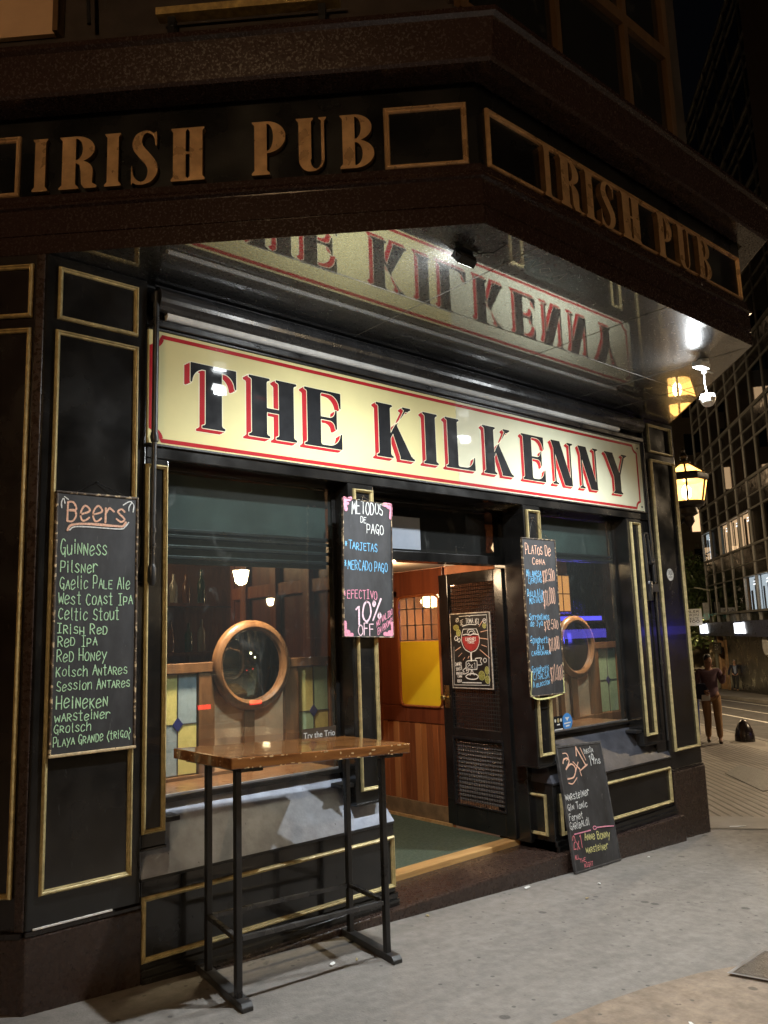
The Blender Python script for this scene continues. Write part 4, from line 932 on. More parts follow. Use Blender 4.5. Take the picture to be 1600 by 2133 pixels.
for c, u0, u1 in [('T', 2.057, 2.353), ('H', 2.437, 2.783), ('E', 2.842, 3.139), ('K', 3.435, 3.785), ('I', 3.871, 4.016), ('L', 4.098, 4.405), ('K', 4.502, 4.85), ('E', 4.963, 5.252), ('N', 5.337, 5.649), ('N', 5.713, 6.016), ('Y', 6.11, 6.486)]:
    g = sign_glyph(c); k = (u1-u0)/g.w
    if c not in cache:
        D = g.D; gap = .012; n = 10; ox, oy = -.098, -.064; S = None
        def shift(A, dx, dy):
            ix, iy = dx*RES, dy*RES; fx, fy = int(round(ix)), int(round(iy)); return np.roll(np.roll(A, fx, 1), fy, 0)
        for q in range(n+1): 
            s_ = shift(D, ox*q/n, oy*q/n); S = s_ if S is None else np.minimum(S, s_)
        redD = np.maximum(S, -(D-gap))
        cut = np.minimum.reduce([np.abs(shift(D, ox*.5, oy*.5))*0+9])
        cache[c] = (fill(D, g.xs, g.ys), fill(redD, g.xs, g.ys), fill(S-gap*.9, g.xs, g.ys))
    lo_ = None
    for nm_, m_, (V, F_), d in zip(('letter', 'red_shade', 'pale_outline'), (K['ink'], K['red'], PALEO), cache[c], (.0024, .0017, .0010)):
        o_ = MB().add([SG(u0+x*k, d, zb+y*hh) for x, y, z in V], F_).build(nm_, m_, lo_ or sg); lo_ = lo_ or o_
r_ = .062
def corner(cx, cz, a0, a1): return arc(cx, cz, r_, r_, a0, a1, 8)
x0, x1, z0, z1 = 1.822, 6.648, 2.704, 3.297
lpts = corner(x0, z0, 90, 0)+corner(x1, z0, 180, 90)+corner(x1, z1, 270, 180)+corner(x0, z1, 360, 270)
mb = MB(); n = len(lpts); V = []
for i in range(n):
    p, q, s_ = Vector(lpts[i-1]), Vector(lpts[i]), Vector(lpts[(i+1) % n]); t = (s_-p).normalized(); nn = Vector((-t.y, t.x)); V += [SG(*(q+nn*.0115).to_tuple()[:1], .0012, (q+nn*.0115).y), SG((q-nn*.0115).x, .0012, (q-nn*.0115).y)]
mb.add(V, [(2*i, 2*i+1, (2*i+3) % (2*n), (2*i+2) % (2*n)) for i in range(n)]); mb.build('red_border_line', K['red'], sg)
mb = MB()
for x, z in ((6.672, 3.282), (6.672, 2.722), (1.83, 2.72)): mb.lathe(SG(x, 0, z), [(.010, 0), (.010, .003), (.006, .006)], 10, ax=(0, -1, 0))
mb.build('screw', K['satin'], sg, True)

# ------------------------------------------------------------------ rolled awning
aw = thing('rolled_awning', 'rolled-up awning with black hood and grey fabric above the cream signboard', 'awning', (4.25, 3.95, 3.48))
mb = MB(); pr = [(0.005, 3.425)]+[(.0+.085*math.sin(rad(a)), 3.50-.078*math.cos(rad(a))) for a in range(20, 181, 16)]+[(.0, 3.595)]
for pa, pb in zip(pr, pr[1:]): mb.quad(FC(1.84, pa[0], pa[1]), FC(6.70, pa[0], pa[1]), FC(6.70, pb[0], pb[1]), FC(1.84, pb[0], pb[1]))
mb.add([FC(1.84, a, b) for a, b in pr]+[FC(6.70, a, b) for a, b in pr], [tuple(range(len(pr))), tuple(range(len(pr), 2*len(pr)))]); hood = mb.build('hood', mat('awning_hood_paint', (.02, .02, .021), .27, var=.4, scale=7, bump=.12, bscale=9, coat=.3, scratch=.2), aw, True)
mb = MB(); mb.tube([FC(1.90, .012, 3.417), FC(6.35, .012, 3.417)], .026, 14); mb.build('fabric_roll', K['fabric'], aw, True)
MB().box(FC, 1.82, 6.74, -.03, .03, 3.345, 3.385).build('front_bar', K['satin'], aw, bevel=.006)
for xb in (1.87, 6.66):
    MB().box(FC, xb-.04, xb+.04, -.03, .045, 3.50, 3.545).build('hood_bracket', K['satin'], aw, bevel=.004)
mb = MB(); mb.tube([FC(1.828, .045, 3.53), FC(1.825, .045, 2.70)], .017, 12); mb.tube([FC(1.825, .045, 2.72), FC(1.818, .045, 2.0)], .014, 12); mb.lathe(FC(1.825, .045, 2.70), [(.02, -.02), (.023, 0), (.02, .03)], 12); mb.lathe(FC(1.818, .045, 2.0), [(.012, -.09), (.022, -.07), (.022, 0), (.016, .02)], 12)
for z in (2.2, 2.30, 2.12): mb.lathe(FC(1.820, .045, z), [(.018, -.012), (.018, .012)], 12)
mb.build('drop_arm', K['satin'], aw, True)
mb = MB(); mb.tube([FC(6.60, .03, 2.46), FC(6.628, .03, 1.90)], .016, 12); mb.tube([FC(6.66, .035, 2.46), FC(6.69, .035, 2.20)], .009, 10); mb.tube([FC(6.735, .03, 2.24), FC(6.735, .03, 2.02)], .018, 12); mb.box(FC, 6.60, 6.76, .0, .05, 1.93, 2.0); mb.lathe(FC(6.63, .03, 1.95), [(.026, -.1), (.03, -.06), (.03, .06), (.02, .08)], 12); mb.tube([FC(6.60, .03, 2.46), FC(6.665, .03, 2.465)], .016, 10); mb.lathe(FC(6.70, .03, 2.2), [(.02, -.02), (.02, .02)], 10, ax=(1, 0, 0))
mb.build('folding_arm', K['satin'], aw, True)
mb = MB(); mb.tube([FC(6.758, .012, 3.60), FC(6.76, .012, .60)], .010, 8); mb.build('pipe', K['satin'], pub, True)

# ------------------------------------------------------------------ lights under the soffit
WHITE = (.93, .98, 1.0)
fl = thing('floodlight', 'black floodlight under the soffit near its left front corner', 'floodlight', (2.955, 2.68, 3.60))
mb = MB(); mb.box(FW, 2.90, 3.01, 2.64, 2.70, 3.59, 3.605); mb.tube([(2.895, 2.68, 3.595), (2.892, 2.685, 3.556)], .005, 6); mb.tube([(3.015, 2.68, 3.595), (3.018, 2.685, 3.556)], .005, 6); mb.build('bracket', K['satin'], fl)
rot = Matrix.Rotation(rad(50), 3, 'X') * .72
FB_ = lambda u, d, z: Vector((2.955, 2.685, 3.556)) + rot @ Vector((u, d, z))
mb = MB(); mb.box(FB_, -.085, .085, -.05, .05, -.028, .028)
for k in range(7): mb.box(FB_, -.07+k*.022, -.064+k*.022, -.045, .045, .028, .045)
mb.build('housing', K['satin'], fl, bevel=.006)
MB().box(FB_, -.07, .07, -.038, .038, -.0305, -.0285).build('lens', K['led'], fl)
mb = MB(); mb.tube([(3.03, 2.66, 3.60), (3.07, 2.58, 3.585), (3.08, 2.5, 3.60)], .004, 6); mb.build('cable', K['satin'], fl, True)
fl2 = thing('floodlight', 'white lamp hanging from the soffit near its right corner with a dangling cable', 'lamp', (5.62, 2.76, 3.60))
mb = MB(); mb.lathe((5.70, 2.80, 3.52), [(.045, .082), (.045, .06), (.022, .055), (.022, -.02), (.014, -.03)], 14); mb.box(FW, 5.69, 5.83, 2.79, 2.80, 3.515, 3.525); mb.build('lamp_holder', K['white'], fl2, True)
FB2 = lambda u, d, z: Vector((5.60, 2.77, 3.53)) + Matrix.Rotation(rad(6), 3, 'X') @ Vector((u, d, z))
MB().box(FB2, -.07, .07, -.04, .04, -.018, .022).build('housing', K['white'], fl2, bevel=.008); MB().box(FB2, -.06, .06, -.032, .032, -.0205, -.0185).build('lens', K['led'], fl2)
mb = MB(); mb.tube([(5.62, 2.77, 3.555), (5.70, 2.80, 3.575)], .008, 6); mb.tube([(5.70, 2.80, 3.49), (5.69, 2.80, 3.44), (5.70, 2.80, 3.38), (5.715, 2.80, 3.33)], .006, 8); mb.build('cable', K['white'], fl2, True)
mb = MB(); mb.lathe((5.716, 2.80, 3.29), [(.012, .05), (.05, .045), (.062, .015), (.05, -.02), (.032, -.045), (.02, -.05)], 9); cw = mb.build('wrapped_connector', K['white'], fl2)
for f_, p_, a_ in ((fl, (2.955, 2.735, 3.51), (.05, .10, -1)), (fl2, (5.60, 2.80, 3.475), (-.16, .10, -1))):
    light('flood_beam', 'SPOT', p_, 300 if f_ is fl else 330, WHITE, f_, .035, a_, 158, 1.0)
    light('flood_spill', 'AREA', p_, 7.5, WHITE, f_, .10, (-.2, 1, .12) if f_ is fl else (-.9, .8, .15))

# ------------------------------------------------------------------ chalkboards
def hang_board(name, x0, z0, wd, ht, label, lines, polys, y=3.972, tilt=(0, 0), frame_m='boardframe', fw=.012, edge=None, nail=None, nailp=None):
    T = thing(name, label, 'chalkboard', (x0+wd/2, y, z0+ht))
    F = lambda u, d, z: Vector((x0+u+tilt[0]*(z/ht), y-d, z0+z+tilt[1]*(u/wd)))
    MB().box(F, fw, wd-fw, -.012, 0, fw, ht-fw).build('board', K['board'], T)
    mb = MB()
    for a, b, c, e in ((0, wd, 0, fw), (0, wd, ht-fw, ht), (0, fw, fw, ht-fw), (wd-fw, wd, fw, ht-fw)): mb.box(F, a, b, -.014, .006, c, e)
    mb.build('frame', K[frame_m], T, bevel=.004)
    lettering(F, lines, polys, T)
    if edge: MB().box(F, *edge).build('worn_edge', K['wornedge'], T, bevel=.004)
    if nail:
        a, b = nailp; mb = MB(); mb.tube([F(a, .002, ht-.005), Vector(nail), F(b, .002, ht-.005)], .0018, 5); mb.lathe(Vector(nail), [(.004, -.004), (.004, .012)], 8, ax=(0, -1, 0)); mb.build('hanging_cord', K['satin' if nail[0] < 2 else 'boardframe'], T)
    return T, F
hang_board('chalkboard', 1.324, 1.097, .424, 1.275, 'tall chalkboard listing beers in green chalk on the left pillar', BEERS1+BEERS2, BEERSP, edge=(-.002, .426, -.013, .007, -.002, .013), nail=(1.532, 3.992, 2.436), nailp=(.09, .36))
hang_board('chalkboard', 3.078, 1.612, .413, .88, 'chalkboard with pink corners and white heading hung left of the doorway', PAGO, PAGOP, tilt=(.022, -.015), fw=.006, nail=(3.29, 3.992, 2.52), nailp=(.16, .25), y=3.962)
hang_board('chalkboard', 4.846, 1.118, .42, 1.215, 'narrow chalkboard of blue dishes and peach prices right of the doorway', PLATOS, PLATOSP, fw=.009, nail=(5.03, 3.992, 2.50), nailp=(.09, .34), y=3.962)
# leaning board
T = thing('chalkboard', 'dark chalkboard leaning against the base panel right of the door step', 'chalkboard', (5.43, 3.87, gz(5.43)))
o_ = Vector((5.112, 3.858, gz(5.112)+.004)); ux = Vector((.626, .028, -.0290)); up = Vector((-.02, .135, .905)); un = up.cross(ux); un = -un.normalized() if un.normalized().dot(Vector((0, -1, 0))) < 0 else un.normalized()
BW, BH = .63, .915; ux = ux.normalized(); upn = (up - ux*up.dot(ux)).normalized()
FLn = lambda u, d, z: o_ + ux*u + upn*z + un*d
MB().box(FLn, .014, BW-.014, -.016, 0, .014, BH-.02).build('board', K['board'], T)
mb = MB()
for a, b, c, e in ((0, BW, 0, .014), (0, BW, BH-.02, BH), (0, .014, .014, BH-.02), (BW-.014, BW, .014, BH-.02)): mb.box(FLn, a, b, -.02, .004, c, e)
mb.build('frame', mat('grey_board_frame', (.06, .06, .062), .5, var=.5, scale=20, scratch=.2), T, bevel=.003)
lettering(FLn, OFERTA, OFERTAP, T)

# cocktail poster on the door leaf
T = thing('poster', 'black cocktail poster with a red glass drawn on it on the open door', 'poster', (5.0, 4.72, 1.77))
PO = lambda u, d, z: Vector((5.003-d+.018*(1-u/.475), 4.948-u, 1.155+z))
MB().box(PO, 0, .475, -.006, 0, 0, .625).build('sheet', mat('poster_black', (.016, .015, .014), .45, var=.3, scale=12), T)
mb = MB()
for a, b, c, e in ((-.003, .478, -.003, .004), (-.003, .478, .621, .628), (-.003, .004, .004, .621), (.469, .478, .004, .621)): mb.box(PO, a, b, -.007, .001, c, e)
mb.build('worn_border', mat('scuffed_white_edge', (.5, .46, .4), .6, var=.6, scale=40), T)
LIQ = [(0.141, 0.429), (0.239, 0.433), (0.346, 0.433), (0.344, 0.38), (0.307, 0.328), (0.238, 0.303), (0.177, 0.328), (0.144, 0.379)]
mb = MB(); mb.add([PO(a, .0009, b) for a, b in LIQ], [tuple(range(8))]); mb.build('red_drink', mat('print_red', (.32, .035, .035), .4, var=.25, scale=25), T)
mb2 = MB(); LIMEM = mat('print_lime', (.22, .23, .05), .5, var=.3, scale=40)
for cx, cz, rx, rz in ((.352, .106, .038, .04), (.415, .149, .024, .034), (.417, .075, .03, .034), (.099, .463, .028, .03), (.411, .514, .022, .022), (.072, .507, .036, .024)):
    MB().add([PO(a, .0013, b) for a, b in arc(cx, cz, rx, rz, 0, 345, 15)], [tuple(range(16))]).build('lime_slice', LIMEM, T)
    for k in range(6): an = k*math.pi/3; ribbon(mb2, PO, [(cx+rx*.15*math.cos(an), cz+rz*.15*math.sin(an)), (cx+rx*.85*math.cos(an), cz+rz*.85*math.sin(an))], .0025, .0016)
    ribbon(mb2, PO, arc(cx, cz, rx*.93, rz*.93, 0, 360, 20), .004, .0017)
mb2.build('lime_outline', mat('print_lime_light', (.5, .5, .2), .5), T)
lettering(PO, POSTER, POSTERP, T, d=.0024, thick=.9)

# ------------------------------------------------------------------ bar table on the pavement (follows the fall of the street)
TB = thing('bar_table', 'tall bar table with varnished wooden top and black metal legs on the pavement', 'table', (2.5, 3.66, gz(2.5)))
FT = lambda u, d, z: Vector((u, 4-d, z+gz(u)))
mb = MB(); mb.box(FT, 1.955, 3.075, .025, .615, 1.052, 1.104); mb.build('tabletop', [K['woodtop']], TB, bevel=.006)
mb = MB(); rg = random.Random(4)
for k in range(46):      # chipped varnish along the front and left edges
    if rg.random() < .8: u = rg.uniform(1.96, 3.07); a, b = rg.uniform(.003, .018), rg.uniform(.002, .008); z = rg.choice([1.054, 1.1, rg.uniform(1.055, 1.1)]); F = lambda p, q, r: FT(p, .6158+q, r)
    else: u = 4-rg.uniform(.03, .61); a, b = rg.uniform(.003, .014), rg.uniform(.002, .006); u = 4-u; z = rg.uniform(1.055, 1.1); F = lambda p, q, r: FT(1.9546-q, p, r)
    pts = [(u+a*math.cos(t)*rg.uniform(.6, 1), z+b*math.sin(t)*rg.uniform(.5, 1)) for t in [k2*math.pi/3 for k2 in range(6)]]
    pts = [(p, min(1.1035, max(1.0525, q))) for p, q in pts]
    mb.add([F(p, .0004, q) for p, q in pts], [tuple(range(6))])
mb.build('chipped_edge', mat('bare_chipped_wood', (.62, .42, .2), .6, var=.3, scale=60), TB)
for u in (2.035, 2.935):
    for d, dz in ((.53, 0), (.14, 0)):
        MB().box(FT, u-.0155+(.06 if d < .3 else 0), u+.0155+(.06 if d < .3 else 0), d-.0155, d+.0155, .032, 1.052).build('leg', K['satin'], TB, bevel=.003)
    mb = MB(); mb.prism([(.02, 0), (.62, 0), (.62, .018), (.60, .036), (.04, .036), (.02, .018)], lambda p, u=u: FT(u-.03+(.6-p[0])*.14, p[0], p[1]), lambda p, u=u: FT(u+.03+(.6-p[0])*.14, p[0], p[1])); mb.build('foot', mat('worn_foot_paint', (.03, .03, .031), .4, var=.5, scale=10, scratch=.6), TB, bevel=.004)
mb = MB(); zf = .285
for d in (.53, .14): mb.box(FT, 2.054+(.06 if d < .3 else 0), 2.916+(.06 if d < .3 else 0), d-.011, d+.011, zf-.011, zf+.011)
for u in (2.035, 2.935): mb.prism([(.155, 0), (.515, 0)] + [(.515, .028), (.155, .028)], lambda p, u=u: FT(u-.014+(.53-p[0])*.154, p[0], zf-.011+p[1]*.8), lambda p, u=u: FT(u+.014+(.53-p[0])*.154, p[0], zf-.011+p[1]*.8))
mb.build('foot_rail', mat('worn_rail_metal', (.07, .07, .072), .28, metal=.5, var=.4, scale=10, scratch=.4), TB, bevel=.003)
mb = MB()
for u in (2.035, 2.935): mb.box(FT, u-.02, u+.10, .05, .6, 1.035, 1.0515)
mb.build('top_bracket', K['satin'], TB)

# ------------------------------------------------------------------ window furniture
def stained(F, u0, u1, z0, z1, a, b, parent):
    um, zm = (u0+u1)/2, (z0+z1)*.5; dd = .035
    for (p, q, r, s_), m in (((u0, um, zm, z1), a), ((um, u1, zm, z1), b), ((u0, um, z0, zm), b), ((um, u1, z0, zm), a)):
        MB().box(F, p+.003, q-.003, 0, .004, r+.003, s_-.003).build('stained_pane', K[m], parent)
    mb = MB(); mb.box(F, um-.003, um+.003, .0, .007, z0, z1); mb.box(F, u0, u1, 0, .0065, zm-.003, zm+.003); mb.build('lead_came', K['lead'], parent)
    mb = MB(); P = [(um-dd, zm), (um, zm-dd*1.2), (um+dd, zm), (um, zm+dd*1.2)]; mb.prism(P, lambda p: F(p[0], .0085, p[1]), lambda p: F(p[0], .002, p[1])); mb.build('blue_diamond', K['gd'], parent)
def partition(label, x0, x1, items, ring, post, stn, mcol):
    T = thing('window_partition', label, 'partition', ((x0+x1)/2, 4.6, -.3))
    F = frame((0, 4.6), (1, 0), (0, -1)); mb = MB()
    mb.box(F, x0, x1, -.025, .03, 1.425, 1.485); mb.box(F, x0, x1, -.025, .03, .72, .82)
    for a, b in items: mb.box(F, a, b, -.02, .022, .82, 1.425)
    mb.build('wood_frame', K['woodpub'], T, bevel=.004)
    MB().box(F, x0, x1, -.018, -.010, -.3, 1.43).build('back_panel', K[mcol], T)
    for (a, b, c, e) in stn: stained(F, a, b, .825, 1.42, c, e, T)
    cx, cz = ring; mb = MB(); prof = [(.222, .02), (.226, .05), (.245, .066), (.268, .062), (.284, .045), (.288, .02)]; V = []; n = 56
    for r, d in prof: V += [F(cx+r*math.cos(2*math.pi*k/n), d, cz+r*math.sin(2*math.pi*k/n)) for k in range(n)]
    mb.add(V, [(j*n+k, j*n+(k+1) % n, (j+1)*n+(k+1) % n, (j+1)*n+k) for j in range(len(prof)-1) for k in range(n)]); rg_ = mb.build('round_mirror_frame', K['woodpub'], T, True)
    mb = MB(); V = []; mp_ = [(.0, .060), (.05, .059), (.10, .0555), (.15, .0495), (.19, .0425), (.224, .035)]
    for r, d in mp_: V += [F(cx+r*math.cos(2*math.pi*k/n), d, cz+r*math.sin(2*math.pi*k/n)) for k in range(n)]
    mb.add(V, [(j*n+k, j*n+(k+1) % n, (j+1)*n+(k+1) % n, (j+1)*n+k) for j in range(5) for k in range(n)]); mb.build('mirror', K['mirror'], rg_, True)
    MB().box(F, post[0], post[1], .022, .034, .78, cz-.27).build('mirror_post', K['woodpub'], T, bevel=.003)
    return T
partition('wooden window partition with yellow and blue stained glass and round mirror in the left window', 1.85, 3.46, [(1.85, 2.15), (2.42, 2.53), (3.055, 3.165), (3.425, 3.46)], (2.795, 1.455), (2.735, 2.81), [(2.16, 2.415, 'gy', 'gb'), (3.17, 3.42, 'gy', 'gg')], 'panel')
partition('wooden window partition with green stained glass and round mirror in the right window', 5.15, 7.05, [(5.15, 5.95), (6.02, 6.08), (6.245, 6.27), (6.50, 6.645), (6.955, 7.05)], (6.28, 1.455), (6.18, 6.27), [(6.65, 6.95, 'gg', 'gg')], 'panel')
t = thing('self_glowing_picture', 'small framed picture glowing orange high behind the right window', 'picture', (6.95, 5.2, 1.8))
MB().box(frame((0, 5.2), (1, 0), (0, -1)), 6.84, 7.12, -.02, 0, 1.79, 2.20).build('frame', K['wooddark'], t); MB().box(frame((0, 5.2), (1, 0), (0, -1)), 6.86, 7.10, 0, .004, 1.81, 2.18).build('image', K['picture'], t)  # image emits its own glow in place of lamp light falling on it
mb = MB(); mb.box(frame((0, 5.2), (1, 0), (0, -1)), 6.975, 6.985, .004, .008, 1.81, 2.18); mb.box(frame((0, 5.2), (1, 0), (0, -1)), 6.86, 7.10, .004, .007, 1.985, 1.995); mb.build('glazing_bar', K['wooddark'], t)
t = thing('blue_reflection_bar', 'blue glowing bar behind the right window in place of a reflection', 'glow bar', (7.7, 5.62, 1.70))
MB().box(frame((0, 5.6), (1, 0), (0, -1)), 7.0, 8.25, -.03, .0, 1.715, 1.765).build('glow_bar', K['blueled'], t); MB().box(frame((0, 5.6), (1, 0), (0, -1)), 6.9, 8.3, -.2, .01, 1.67, 1.695).build('shelf', K['woodpub'], t)  # glowing bar put here in place of a blue reflection in the pane
light('blue_glow_fill', 'AREA', (7.4, 5.45, 1.75), 16, (.12, .10, 1), t, .5, (-.3, -1, -.1))  # unseen blue light added for the soft glow behind the pane
# stickers and small signs
t = thing('sticker', 'round white sticker on the black right pillar', 'sticker', (7.068, 3.998, 2.10))
mb = MB(); mb.lathe(Vector((7.068, 4.0, 2.099)), [(.0, .0022), (.058, .0022), (.058, 0)], 24, ax=(0, -1, 0)); mb.build('disc', mat('sticker_white', (.66, .66, .64), .5, var=.2, scale=30), t)
SK = lambda u, d, z: Vector((7.02+u, 3.9974-d, 2.06+z)); mb = MB(); write(mb, SK, '300', .012, .035, .085, .035, .045, .0004, .006); ribbon(mb, SK, [(.015, .015), (.08, .018)], .006, .0006); mb.build('print', K['ink'], t)
t = thing('sticker', 'round blue sticker at the bottom of the right window', 'sticker', (5.52, 4.15, .86)); yg = 4.1555
mb = MB(); mb.lathe(Vector((5.525, yg, .868)), [(0, .0022), (.068, .0022), (.068, 0)], 28, ax=(0, -1, 0)); mb.build('disc', mat('sticker_blue', (.07, .28, .70), .35, var=.08), t)
SK2 = lambda u, d, z: Vector((5.525+u, yg-.0024-d, .868+z)); mb = MB(); mb.add([SK2(*p) for p in ((-.03, .0003, .036), (.03, .0003, .036), (.0, .0003, .006))], [(0, 1, 2)]); ribbon(mb, SK2, [(-.04, -.012), (.04, -.008)], .012, .0003); ribbon(mb, SK2, [(-.018, -.034), (.02, -.031)], .014, .0003); mb.build('print', K['white'], t)
t = thing('sticker', 'small black square card with three dots at the bottom of the right window', 'sticker', (5.41, 4.15, .86))
MB().box(lambda u, d, z: Vector((u, yg-d, z)), 5.345, 5.465, 0, .0022, .800, .922).build('card', K['ink'], t)
SK3 = lambda u, d, z: Vector((5.345+u, yg-.0024-d, .80+z))
for cx, rr, m in ((.022, .014, 'white'), (.06, .019, 'palegold'), (.097, .014, 'white')):
    mb = MB(); mb.add([SK3(a, .0003, b) for a, b in arc(cx, .088, rr*.8, rr, 0, 340, 12)], [tuple(range(13))]); mb.build('dot', K[m], t)
mb = MB(); ribbon(mb, SK3, [(.012, .014), (.108, .016)], .014, .0003); ribbon(mb, SK3, [(.045, .055), (.075, .056)], .010, .0003); mb.build('print', K['white'], t)
t = thing('window_card', 'small dark card with white serif words low in the left window', 'card', (3.02, 4.16, 1.03))
WCd = lambda u, d, z: Vector((2.886+u, yg-.001-d, .985+z))
MB().box(WCd, 0, .262, 0, .0022, 0, .078).build('card', mat('brown_card', (.07, .05, .035), .5, var=.2), t)
tx = bpy.data.curves.new('t', 'FONT'); tx.body = 'Try the Trio'; tx.size = .052; to = bpy.data.objects.new('t', tx); COL.objects.link(to)
dg = bpy.context.evaluated_depsgraph_get(); me = bpy.data.meshes.new_from_object(to.evaluated_get(dg)); mb = MB(); xm = max(v.co.x for v in me.vertices)
mb.add([WCd(.012+v.co.x*.24/xm, .0030, .02+v.co.y) for v in me.vertices], [tuple(p.vertices) for p in me.polygons]); mb.build('print', K['white'], t); bpy.data.objects.remove(to)
t = thing('white_lath', 'white painted lath lying on the ledge of the left pillar plinth', 'lath', (1.46, 3.98, .344))
mb = MB(); mb.box(FC, 1.285, 1.655, -.002, .009, .3445, .354); mb.build('lath', K['white'], t, bevel=.002)

# ------------------------------------------------------------------ bar room lamps
for i, (x, y, z) in enumerate(((2.2, 7.0, 2.75), (3.9, 7.6, 2.80), (7.2, 6.2, 2.60), (6.3, 6.5, 1.98))):
    t = thing('pendant_lamp', ['warm pendant lamp inside the bar behind the left window', 'warm pendant lamp inside the bar beyond the round mirror', 'warm pendant lamp inside the bar behind the right window', 'warm pendant lamp inside the bar seen through the lattice of the inner door'][i], 'lamp', (x, y, z), 'pendant lamps inside the bar')
    mb = MB(); mb.lathe((x, y, z), [(.03, .10), (.09, .06), (.12, 0), (.09, -.05), (.03, -.075)], 16); mb.build('globe', K['pendant'], t, True)
    mb = MB(); mb.tube([(x, y, z+.10), (x, y, 3.04)], .008, 6); mb.build('rod', K['brass'], t)
    light('lamp_light', 'POINT', (x, y-.25, z-.1), 42, (1, .62, .32), t, .10)
light('passage_light', 'POINT', (4.3, 5.0, 2.1), 20, (1, .70, .42), None, .12)
for nm in ('passage_light',):
    o = bpy.data.objects[nm]; t = thing('ceiling_lamp', 'small round warm ceiling lamp in the entrance passage', 'lamp', (4.3, 5.0, 2.2)); o.parent = t; o.location = Vector((0, 0, -.10)); mb = MB(); mb.lathe((4.3, 5.0, 2.16), [(.02, 0), (.06, .01), (.07, .045)], 16); mb.build('globe', K['pendant'], t, True)
t = thing('bottle_shelf', 'dark wooden shelf of bottles deep inside the bar behind the left window', 'shelf', (3.3, 6.6, 0)); mb = MB(); mb.box(FW, 2.6, 3.9, 6.5, 6.75, 1.50, 1.53); mb.box(FW, 2.6, 3.9, 6.5, 6.75, 1.93, 1.96); mb.box(FW, 2.6, 3.9, 6.75, 6.79, 0, 2.6); mb.build('shelf', K['woodpub'], t)
bg_ = [mat('green_bottle', (.02, .06, .02), .1, var=.1), mat('amber_bottle', (.16, .06, .01), .1, var=.1), mat('pale_bottle', (.3, .3, .26), .1, var=.1)]; BL = ['dark green bottle', 'amber bottle', 'pale clear bottle']
rb = random.Random(9)
for k in range(10):
    x, z = 2.95+.14*(k % 5)+rb.uniform(-.02, .02), 1.53 if k < 5 else 1.96; h_ = rb.uniform(.25, .31); q = (k*2) % 3
    t = thing('bottle', BL[q]+' on the %s shelf behind the left window' % ('lower' if k < 5 else 'upper'), 'bottle', (x, 6.6, z), 'bottles on the shelf'); mb = MB(); mb.lathe((x, 6.6, z), [(.034, 0), (.036, .01), (.036, h_*.6), (.014, h_*.78), (.013, h_)], 12); mb.build('body', bg_[q], t, True)
light('shelf_glow', 'POINT', (2.75, 6.3, 2.4), 5, (1, .62, .32), None, .08); o = bpy.data.objects['shelf_glow']; t = bpy.data.objects['bottle_shelf']; o.parent = t; o.location = Vector((2.75, 6.3, 2.4))-t.location
# warm fill just behind the left window comes from two small wall lamps over the partition
for x, lab in ((2.45, 'small brass picture lamp over the partition in the left window'), (6.25, 'small brass picture lamp over the partition in the right window')):
    t = thing('shelf_lamp', lab, 'lamp', (x, 4.33, 2.5)); mb = MB(); mb.tube([(x-.12, 4.33, 2.5), (x+.12, 4.33, 2.5)], .018, 10); mb.build('shade', K['brass'], t, True); mb = MB(); mb.tube([(x, 4.33, 2.5), (x, 4.4, 2.54), (x, 4.45, 3.04)], .006, 6); mb.build('stem', K['brass'], t)
    light('lamp_light', 'SPOT', (x+.1, 4.33, 2.45), 400 if x < 4 else 230, (1, .74, .48), t, .06, (.02, .24, -1), 78, 1.0)
# ------------------------------------------------------------------ wall lantern on the right street front
LX, LY = 8.06, 4.283
t = thing('wall_lantern', 'lit amber six-sided wall lantern beyond the black right pillar', 'lantern', (LX, LY, 2.62))
mb = MB(); mb.lathe((LX, LY, 0), [(.165, 2.925), (.215, 3.155)], 6); mb.build('glass_panes', K['lampglow'], t)
mb = MB(); mb.lathe((LX, LY, 0), [(.205, 3.235), (.06, 3.34)], 6); mb.build('roof_panes', K['lampglow'], t)
mb = MB()
for k in range(6):
    a = 2*math.pi*(k+.5)/6; c, s = math.cos(a), math.sin(a)
    mb.tube([(LX+.168*c, LY+.168*s, 2.92), (LX+.219*c, LY+.219*s, 3.16)], .013, 6); mb.tube([(LX+.215*c, LY+.215*s, 3.23), (LX+.06*c, LY+.06*s, 3.345)], .011, 6)
mb.lathe((LX, LY, 0), [(.17, 2.93), (.18, 2.915), (.16, 2.88), (.09, 2.86), (.10, 2.80), (.05, 2.77), (.06, 2.72), (.02, 2.66), (.01, 2.62)], 14)
mb.lathe((LX, LY, 0), [(.222, 3.15), (.235, 3.17), (.235, 3.215), (.215, 3.235)], 6)
mb.lathe((LX, LY, 0), [(.065, 3.335), (.07, 3.36), (.03, 3.39), (.045, 3.43), (.015, 3.48), (.02, 3.5), (.004, 3.53)], 12)
mb.build('iron_frame', mat('lantern_iron', (.03, .02, .014), .5, var=.4, scale=20), t, True)
mb = MB(); wp = FR(.40, 0, 0); mb.tube([(LX, LY, 2.78), (LX-.12, LY+.10, 2.66), (LX-.2, LY+.2, 2.72), (wp.x+.2, wp.y+.2, 2.80)], .02, 8); mb.box(lambda u, d, z: FR(.62+u, d, z), -.05, .05, -.02, .02, 2.6, 3.0); mb.build('bracket', K['satin'], t, True)
mb = MB(); mb.lathe((LX-.02, LY-.01, 3.03), [(.01, -.08), (.045, -.04), (.05, .03), (.02, .08)], 12); mb.build('bulb', K['lampcore'], t, True)
light('lantern_light', 'POINT', (LX-.02, LY-.01, 3.16), 60, (1., .55, .20), t, .03)

